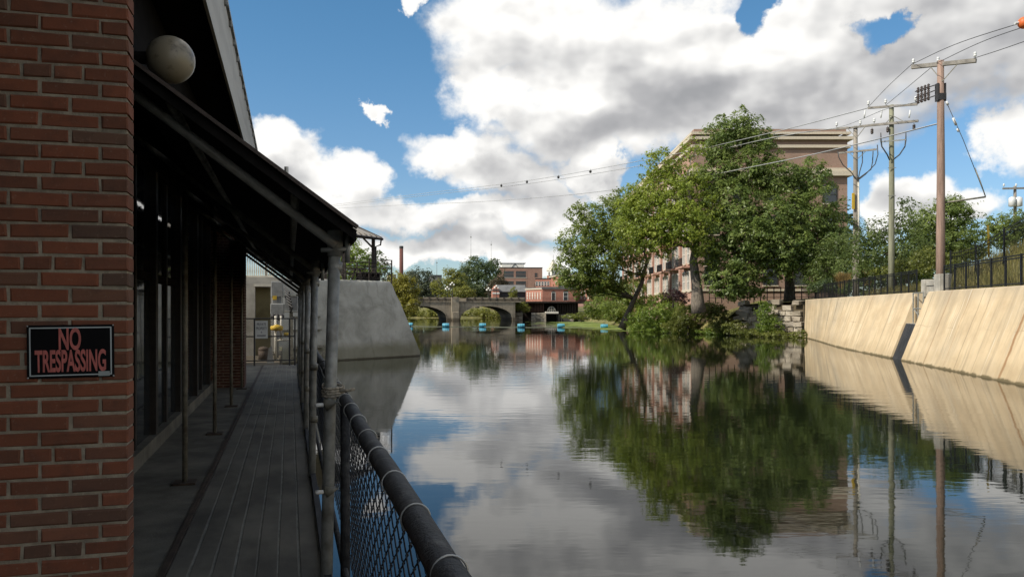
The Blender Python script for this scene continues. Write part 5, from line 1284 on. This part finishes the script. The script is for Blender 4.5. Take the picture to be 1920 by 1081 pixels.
bush('waterline weeds at the foot of the stone wall', [lobe(1410,624,81,34,8), lobe(1460,628,78,34,7), lobe(1500,628,75.8,16,9), lobe(1380,614,84,26,12,.8)], L['bush'], .22, .6, 20, 'weeds', cat='weeds', flat=.5)
bush('grey green shrub behind the fence left end', [lobe(1555,535,72,26,14), lobe(1530,540,74,18,10,.8), lobe(1580,540,71,18,12,.8)], L['far_green'], .22, .55, 21, 'shrub')
bush('yellow green shrub behind the fence near the wooden pole', [lobe(1700,500,57,34,20), lobe(1735,490,55,26,26), lobe(1660,510,60,24,16,.8)], L['bush'], .2, .55, 22, 'shrub')
bush('dark green thicket behind the fence between the grey and greenish poles', [lobe(1640,500,70,40,26), lobe(1600,505,72,32,24), lobe(1615,540,69,40,14), lobe(1665,525,68,36,18)], L['dark'], .26, .55, 23, 'thicket')
bush('mid green thicket behind the fence left of the reddish pole', [lobe(1715,495,66,40,28), lobe(1750,490,64,34,28), lobe(1705,530,63,40,16), lobe(1745,525,61,30,18)], L['maple'], .24, .55, 24, 'thicket')
bush('olive hedge on the crest right of the reddish pole', [lobe(1800,484,62,30,16), lobe(1832,474,64,26,10), lobe(1790,502,60,26,14)], L['bush'], .24, .55, 25, 'hedge')
# tan ornamental grasses: bunches of arching blades
def tuft(label, px, py, d, hpx, wpx, seed, mat):
    base = at(px, py, d); q = np.random.default_rng(seed); mb = MB(); h = hpx*d/F; w = wpx*d/F
    t = thing('ornamental_grass', label, 'grass', base, 0, 'tan grasses behind the fence')
    for k in range(420):
        a = q.uniform(0, 6.283); r = q.uniform(0, .25)*w; hh = h*q.uniform(.55,1.05); lean = q.uniform(.1,.55)*w
        p0 = Vector((r*math.cos(a), r*math.sin(a), -.3)); p1 = p0+Vector((lean*.4*math.cos(a), lean*.4*math.sin(a), hh*.65)); p2 = p0+Vector((lean*math.cos(a), lean*math.sin(a), hh)); s = Vector((-math.sin(a), math.cos(a), 0))*.022
        mb.quad(p0-s, p0+s, p1+s, p1-s); mb.quad(p1-s*2, p1+s*2, p2+s*.6, p2-s*.6)
    tag(mb.build('blades', mat, t), kind='stuff'); return t
tuft('tan plume grass behind the fence, left clump', 1582, 538, 70, 34, 30, 1, L['tan']); tuft('tan plume grass behind the fence, right clump by the ash tree', 1627, 528, 66, 34, 24, 2, L['tan'])
# grass on the slope: one mass of blades
q = np.random.default_rng(8); mb = MB()
for k in range(30000):
    x = q.uniform(18, 60); y = .8+q.uniform(0, 1)**1.3*20; z = ground_z(x, y)
    p = wl(x, y, z-.15); a = q.uniform(0, 6.283); h = q.uniform(.35,.95); s = Vector((math.cos(a), math.sin(a), 0))*.03; e = p+Vector((q.uniform(-.25,.25), q.uniform(-.25,.25), h))
    mb.poly([p-s, p+s, e])
tag(mb.build('meadow_grass', leafmat('meadow_blade', (.10,.11,.025), (.24,.215,.07), (.42,.36,.15)), None), 'dry green and tan grass covering the slope behind the black fence', 'grass', kind='stuff')
# duckweed film near the right bank
q = random.Random(6); mb = MB()
for k in range(2600):
    t = q.random(); d_ = 100+q.random()**1.3*75; e = 16.2 if d_ > 112 else 16.2+(112-d_)*.31
    x = e+.8-abs(q.gauss(0, 1))*(2.6 if d_ < 118 else 4.2); r = q.uniform(.15,.7); n = 6; o = q.uniform(0, 6)
    mb.poly([(x+r*1.8*q.uniform(.7,1.2)*math.cos(o+j*1.047), d_+r*q.uniform(.7,1.2)*math.sin(o+j*1.047), .006+.00001*k/2.6) for j in range(n)])
for k in range(900):
    t = q.random(); p = Vector((16.8,116)).lerp(Vector((27.6,77.0)), t); x = p.x-abs(q.gauss(0,.5))+.4; y = p.y-.3; r = q.uniform(.1,.4)
    mb.poly([(x+r*1.8*math.cos(j*1.047), y+r*math.sin(j*1.047), .04+.00001*k) for j in range(6)])
M['duckweed'] = plain('duckweed', (.17,.22,.035), .8, var=.35, scale=.7)
tag(mb.build('duckweed', M['duckweed'], None), 'yellow green duckweed floating along the right bank', 'weed', kind='stuff')
# iron railings under the trees, as rows of posts and rails
ir = thing('bank_railing', 'dark iron railing on the bank under the locust tree', 'railing', (0,0,0)); rl = MB(); v0 = at(1330, 558, 90); v1 = at(1530, 556, 83); v0.z = v1.z = 3.7
n = 16
for k in range(n+1):
    v = v0.lerp(v1, k/n); MB().box(v.x-.04,v.x+.04,v.y-.04,v.y+.04,3.4,5.1).build('post', M['fence_black'], ir)
for z in (4.0,4.5,5.0): rl.bar(v0+Vector((0,0,z-3.7)), v1+Vector((0,0,z-3.7)), .05)
rl.build('rail', M['fence_black'], ir)
# ------------------------------------------------------------------ left bank and far trees
def ftree(label, base_px, d, lobes, leaf, size, density, seed, zb=3.5, name='tree', bark='bark', r0=.35, **kw):
    b = at(base_px, 560, d); b.z = zb; top = lobes[0]
    return tree(name, label, b, [(b.x+(top[0]-b.x)*.3, b.y, b.z+(top[2]-b.z)*.5), (top[0], top[1], top[2])], r0, lobes, leaf, M[bark], size, density, seed, 'trees in the distance' if d > 180 else None, **kw)
ftree('lime green tree behind the pavilion on the pier', 650, 74, [lobe(640,470,74,36,30), lobe(610,490,73,34,28), lobe(665,490,73,36,26), lobe(690,505,72,32,20,.8), lobe(600,515,72,30,20), lobe(650,515,71,40,18)], L['bright_bush'], .26, .55, 41, 4., r0=.2)
ftree('pale loose tree at the right end of the pier terrace', 705, 80, [lobe(700,480,80,22,16,.4), lobe(715,498,80,18,18,.5), lobe(690,495,79,20,22,.5), lobe(722,515,79,14,14,.5)], L['far_green'], .26, .4, 42, 4., r0=.15)
ftree('yellowing round tree hanging over the water beside the pier', 748, 150, [lobe(762,545,150,24,26), lobe(745,535,150,26,24), lobe(768,572,148,18,20), lobe(745,570,149,24,24), lobe(778,560,151,12,20,.7), lobe(735,555,150,20,30)], L['yellow'], .45, .62, 43, .8)
ftree('dark blue green tree left of the far arch', 790, 245, [lobe(790,520,245,22,18), lobe(772,522,247,16,14), lobe(800,540,243,20,18), lobe(782,545,243,22,14), lobe(812,548,245,10,14,.7)], L['far_dark'], .7, .62, 44)
ftree('lime tree above the bridge centre pier', 842, 232, [lobe(845,520,236,16,20), lobe(860,530,235,18,18), lobe(825,540,230,18,16), lobe(850,550,228,26,10), lobe(872,548,228,18,12)], L['far_lime'], .65, .6, 45)
ftree('biggest far tree, rounded green, above the right arch', 895, 252, [lobe(895,502,252,28,20), lobe(920,512,253,22,20), lobe(875,515,252,24,20), lobe(900,535,250,38,24), lobe(928,538,250,18,20), lobe(868,542,250,18,18), lobe(928,492,256,10,10,.6)], L['far_green'], .75, .65, 46, r0=.5)
ftree('dull brown tree between the big far tree and the mill', 938, 246, [lobe(938,528,246,16,10), lobe(925,540,244,14,12), lobe(945,538,245,12,10), lobe(932,550,244,20,8)], L['brown'], .6, .6, 47)
ftree('small lime tree before the grey roofed shed', 962, 214, [lobe(962,548,214,7,10), lobe(962,556,214,8,7)], L['far_lime'], .45, .5, 48, 5.1, r0=.1)
ftree('yellow green bush hanging off the bridge end over the stone footing', 975, 207.5, [lobe(976,573,207,14,8), lobe(985,578,206.5,9,7), lobe(968,576,206.8,10,7)], L['far_lime'], .42, .62, 49, 2.2, name='bush', r0=.08)
# thickets under and beyond the arches
bush('pale green thicket on the far shore seen under the left arch', [lobe(800,588,265,40,9), lobe(760,588,265,30,9), lobe(835,590,262,22,7)], L['far_lime'], .7, .6, 51, 'thicket')
bush('pale green thicket on the far shore seen under the right arch', [lobe(890,587,266,36,9), lobe(930,590,262,30,7), lobe(960,588,266,26,8)], L['far_lime'], .7, .6, 52, 'thicket')
# wooded skyline: far-off woods that read as one mass
q = random.Random(12); lb = []
for k in range(70):
    px = q.uniform(560, 1500); lb.append(lobe(px, q.uniform(548,562), q.uniform(420,520), q.uniform(14,34), q.uniform(8,16)))
wd_ = link('far_woods', leaf_mesh('far_woods', lb, 1.6, .5, 77), L['far_dark']); tag(wd_, 'hazy dark woods along the far skyline', 'woods', kind='stuff')
# ------------------------------------------------------------------ utility poles and wires
M['pole_red'] = plain('reddish_pole_wood', (.255,.175,.14), .9, var=.25, scale=2.5, stretch=(4,4,.3), dirt=((.16,.10,.08), .5))
M['pole_grey'] = plain('grey_pole_wood', (.24,.215,.185), .9, var=.25, scale=2.5, stretch=(4,4,.3))
M['pole_green'] = plain('greenish_pole_wood', (.20,.20,.14), .9, var=.25, scale=2.5, stretch=(4,4,.3))
M['arm_wood'] = plain('crossarm_wood', (.22,.205,.185), .9, var=.25, scale=3)
M['insul'] = plain('pale_insulator', (.62,.63,.63), .3, var=.06); M['insul_dark'] = plain('dark_insulator', (.05,.035,.03), .35, var=.2)
M['cable'] = plain('cable', (.05,.05,.052), .6, var=.2); M['bare_wire'] = plain('bare_aluminium_wire', (.55,.55,.55), .4, .5, var=.1)
def pin(mb_parent, p, mat, up=True, s=1.):
    prof = [(.03,0),(.03,.08),(.09,.10),(.10,.17),(.06,.19),(.09,.22),(.09,.30),(.05,.36)] if up else [(.03,0),(.03,-.08),(.11,-.10),(.11,-.16),(.06,-.18),(.11,-.22),(.11,-.28),(.06,-.30),(.11,-.34),(.10,-.40),(.03,-.46)]
    MB().lathe([(r*s, z*s) for r, z in prof], (0,0,0), 8).build('insulator', mat, mb_parent, True, p)
def pole(label, px, d, zb, pyt, r, mat):
    p = at(px, HZ, d); t = thing('utility_pole', label, 'pole', (p.x, p.y, zb), 0, 'wooden poles on the right bank'); h = za(pyt, d)-zb
    pts = [(0,0,-.8),(.0,0,h*.25),(.02,0,h*.5),(.01,0,h*.75),(0,0,h)]
    MB().tube(pts, [r*1.15,r*1.08,r,r*.9,r*.82], 14).build('shaft', mat, t, True); return t, p
PK = {}
def rel(px, py, d, t): v = at(px, py, d*PK[t.name]); return v-Vector(t.location)
def arm_(t, a, b, w=.13, mat='arm_wood', brace=None):
    o = MB().bar(a, b, w, w*1.1).build('crossarm', M[mat], t)
    if brace:
        m = (a+b)/2
        for e in (a, b): MB().bar(m+(e-m)*.45+Vector((0,-.08,-.05)), Vector((0,-.2,m.z-brace)), .04, .04).build('brace', M['galv_dull'], t)
# nearest pole
t1, p1 = pole('nearest tallest reddish wooden pole behind the wall top', 1763.5, 45.5, 3.7, 114, .215, M['pole_red']); PK[t1.name] = 45.5/41
A = rel(1706, 128, 42.2, t1); B = rel(1826, 116, 40.0, t1); sh = Vector((0,-.22,0)); arm_(t1, A+sh, B+sh, .2, brace=1.0)
for px, py, dd in ((1709,123,42.2),(1755,120,41.2),(1824,111,40.1)): pin(t1, rel(px, py, dd, t1)+sh+Vector((0,0,0)), M['insul'], s=.9)
for s in (-1, 1): MB().box(s*.2-.04, s*.2+.04, -.16, .16, (rel(0,190,41,t1)).z, (rel(0,157,41,t1)).z).build('side_bracket', M['dark_steel'], t1)
MB().box(-.23,.23,-.2,-.16,rel(0,188,41,t1).z,rel(0,176,41,t1).z).build('band', M['dark_steel'], t1)
tip = []
for k, (y0, y1) in enumerate(((160,172),(170,184),(180,192))):
    a = rel(1752, y0, 41, t1); b = rel(1716, y1, 42.3, t1); tip.append(at(1716, y1, 47)); mb = MB(); mb.tube([a, b], .03, 6); mb.build('arm_rod', M['dark_steel'], t1)
    for j in range(4):
        c = a.lerp(b, .3+.18*j); MB().lathe([(.03,-.14),(.1,-.08),(.04,-.03),(.11,.02),(.04,.07),(.09,.12),(.03,.2)], (0,0,0), 8).build('insulator', M['insul_dark'], t1, True, c)
# guy strut with its stay
mb = MB(); g0 = rel(1770,380,41,t1); g1 = rel(1848,369,40.5,t1); mb.tube([g0, g1], .05, 8); mb.build('guy_strut', M['galv_dull'], t1, True)
mb = MB(); mb.tube([rel(1772,186,41,t1), rel(1806,262,40.7,t1), rel(1848,369,40.5,t1)], .02, 5); mb.build('guy_wire', M['cable'], t1, True)
for a, b in (((1774,190),(1778,197)),((1787,221),(1793,235)),((1795,241),(1798,247))): MB().tube([rel(*a,40.9,t1), rel(*b,40.9,t1)], .07, 8).build('guy_insulator', M['insul'], t1, True)
mb = MB(); mb.tube([rel(1848,369,40.5,t1), rel(1838,340,40.5,t1), rel(1828,315,40.6,t1)], .03, 5); mb.build('stay_tail', M['galv_dull'], t1, True)
# second and third poles
t2, p2v = pole('greenish middle pole with two crossarms', 1671.5, 56, 3.7, 197, .19, M['pole_green']); PK[t2.name] = 56/48.5
sh = Vector((0,-.2,0))
a = rel(1625,204,49.5,t2); b = rel(1717,197,47.5,t2); arm_(t2, a+sh, b+sh, .13, brace=None); a2_ = rel(1632,236,49.2,t2); b2_ = rel(1719,228,47.5,t2); arm_(t2, a2_+sh, b2_+sh, .14, brace=-.55)
for px, py, dd in ((1626,200,49.5),(1658,197,48.8),(1714,192,47.6)): pin(t2, rel(px,py,dd,t2)+sh, M['insul'], s=1.)
for px, py, dd in ((1662,238,48.6),(1711,233,47.7)): pin(t2, rel(px,py,dd,t2)+sh, M['insul_dark'], False, .95)
for px, dd in ((1620,49.6),(1651,49.),(1704,47.8)): MB().tube([rel(px,208,dd,t2)+sh, rel(px-2,222,dd,t2)+sh], .055, 8).build('fuse_tube', M['insul'], t2, True)
MB().bar(rel(1648,267,48.6,t2)+sh, rel(1696,263,47.9,t2)+sh, .07, .07).build('cable_arm', M['galv'], t2)
for px, s in ((1649,-1),(1696,1)):
    c = [rel(px,250,48.3,t2)+sh, rel(px-.3*s,264,48.3,t2)+sh, rel(px-2*s,276,48.3,t2)+sh, rel(px-12*s,291,48.3,t2)+sh, rel(1671+3*s,300,48.3,t2)]
    MB().tube(c, [.03,.05,.045,.045,.045], 7).build('cable_drop', M['cable'], t2, True)
for py in (315, 367): MB().bar(rel(1665,py,48.3,t2), rel(1680,py-.5,48.3,t2), .04, .04).build('step_bolt', M['galv'], t2)
t3, p3v = pole('grey shorter pole with a white conduit, left of the other poles', 1604, 66, 3.8, 236, .2, M['pole_grey']); PK[t3.name] = 66/54
a = rel(1566,243,54.8,t3); b = rel(1641,235,53.2,t3); arm_(t3, a+sh, b+sh, .15, brace=.9)
for px, py in ((1567,239),(1611,236),(1637,232)): pin(t3, rel(px,py,54,t3)+sh, M['insul'], s=1.1)
pin(t3, rel(1633,241,53.4,t3)+sh, M['insul_dark'], False, 1.1)
a = rel(1570,288,54.8,t3); b = rel(1641,281,53.2,t3); arm_(t3, a+sh, b+sh, .13, brace=.7)
for pts in ([(1570,284),(1572,296),(1580,310),(1596,324),(1603,336)], [(1616,284),(1616,305),(1611,322),(1608,338)], [(1636,284),(1635,304),(1632,318),(1610,334),(1607,340)], [(1644,272),(1645,290),(1640,308),(1622,327),(1608,338)]):
    MB().tube([rel(x,y,53.8,t3)+sh*.5 for x, y in pts], .04, 7).build('cable_drop', M['cable'], t3, True)
MB().tube([rel(1609.5,338,53.8,t3), rel(1610,420,53.8,t3), Vector((rel(1610,420,53.8,t3).x, -.2, -.5))], .075, 8).build('conduit', M['white_pipe'], t3, True)
MB().box(rel(1597.5,0,53.8,t3).x, rel(1602,0,53.8,t3).x, -.3, -.2, rel(0,392,53.8,t3).z, rel(0,362,53.8,t3).z).build('marker_strip', M['yellow'], t3)
t4, p4v = pole('distant pole with two grey transformers at the right edge', 1903, 85, 9.0, 349, .17, M['pole_grey']); PK[t4.name] = 1.
arm_(t4, rel(1878,354,85,t4)+sh, rel(1930,353,85,t4)+sh, .16)
for px in (1895.5, 1908): MB().lathe([(.2,-.5),(.34,-.45),(.34,.4),(.25,.48),(.1,.55)], (0,0,0), 10).build('transformer_can', M['insul'], t4, True, rel(px,379,84.6,t4)+sh)
for px in (1880,1903,1926): pin(t4, rel(px,351,85,t4)+sh, M['insul'])
# overhead wires, each with its own sag
def wire(label, pts, r, mat, name='overhead_wire'):
    P3 = [at(p[0], p[1], p[2]*(1.11 if p[0] > 1700 else 1.155 if p[0] > 1640 or p[0] in (1626,1627) else 1.2)) for p in pts]; out = []
    # smooth curve through the points (Catmull-Rom)
    Q = [P3[0]*2-P3[1]]+P3+[P3[-1]*2-P3[-2]]
    for k in range(1, len(Q)-2):
        for j in range(10):
            t = j/10; a, b, c, d = Q[k-1], Q[k], Q[k+1], Q[k+2]
            out.append(.5*((2*b)+(c-a)*t+(2*a-5*b+4*c-d)*t*t+(3*b-a-3*c+d)*t**3))
    out.append(P3[-1]); o = MB().tube(out, r, 4).build(name, M[mat], None); return tag(o, label, 'wire', 'overhead wires crossing the river')
wire('upper wire from the middle pole sloping left over the trees', [(1626,203,49.5),(1450,248,62),(1250,292,82),(1000,337,110),(800,362,140),(590,388,180)], .035, 'bare_wire')
wire('second wire just below the upper one over the trees', [(1611,236,54),(1450,258,64),(1250,302,84),(1000,343,111),(800,366,140),(590,391,180)], .035, 'bare_wire')
wire('lowest bright wire sloping from the nearest pole across the maple', [(1762,231,41),(1600,272,50),(1450,305,62),(1250,342,82),(1060,366,105),(900,378,135),(760,384,170),(600,392,220)], .04, 'bare_wire')
wire('thin dark wire from the near crossarm down to the middle pole', [(1708,122,42.1),(1665,162,46),(1627,202,49.4)], .02, 'cable')
wire('thin dark wire from the near crossarm to the middle crossarm centre', [(1754,120,41.1),(1700,165,45),(1659,199,48.7)], .02, 'cable')
wire('thin grey wire leaving the near crossarm towards the upper right', [(1709,121,42.1),(1800,80,37),(1990,20,28)], .018, 'cable')
wire('thin grey wire leaving the near crossarm centre towards the right edge', [(1755,119,41.1),(1850,75,36),(2000,25,29)], .018, 'cable')
wire('thin grey wire leaving the near crossarm end towards the right edge', [(1824,110,40),(1880,92,36),(2000,50,30)], .018, 'cable')
wire('wire from the lowest insulators of the near pole to the left', [(1716,192,42.3),(1660,205,48),(1566,240,54.8),(1450,252,63)], .022, 'bare_wire')
# marker knobs hanging on the upper wire, and the orange ball at the right edge
for k, (px, py, dd, wd_) in enumerate(((1107,319.5,97.5,'nearest the maple'),(1047,330,104.5,'second from the maple'),(988,339,111.5,'third from the maple'),(940,346,119,'farthest left'))):
    o = MB().ball((0,0,0), .2, 8, 6, 1.2); t = thing('wire_marker', 'small dark damper hanging on the upper wire, '+wd_, 'marker', at(px, py+2, dd*1.2), 0, 'dampers on the upper wire'); o.build('weight', M['cable'], t, True); MB().tube([(0,0,.1),(0,0,.35)], .03, 5).build('clip', M['cable'], t)
ob = thing('orange_marker_ball', 'orange aerial marker ball at the upper right edge of the sky', 'marker ball', at(1920, 43, 30.), 0); MB().ball((0,0,0), .22, 14, 10).build('ball', plain('orange_plastic', (.62,.13,.03), .5, var=.15), ob, True); MB().tube([(-.34,0,-.02),(-.2,0,0)], .05, 8).build('clamp', M['insul'], ob)
wire('wire carrying the orange marker ball beyond the right edge', [(1908,46,30),(1930,40,29.5),(2040,10,28)], .02, 'cable')
yp = thing('yellow_marker_post', 'slim yellow pipeline marker post on the grass slope', 'post', at(1854, 466, 47.), 0); MB().tube([(0,0,-.5),(-.02,0,.6),(-.06,0,1.32)], .06, 10).build('shaft', M['yellow'], yp, True); MB().tube([(-.06,0,1.32),(-.062,0,1.38)], .065, 10).build('cap', M['yellow'], yp)
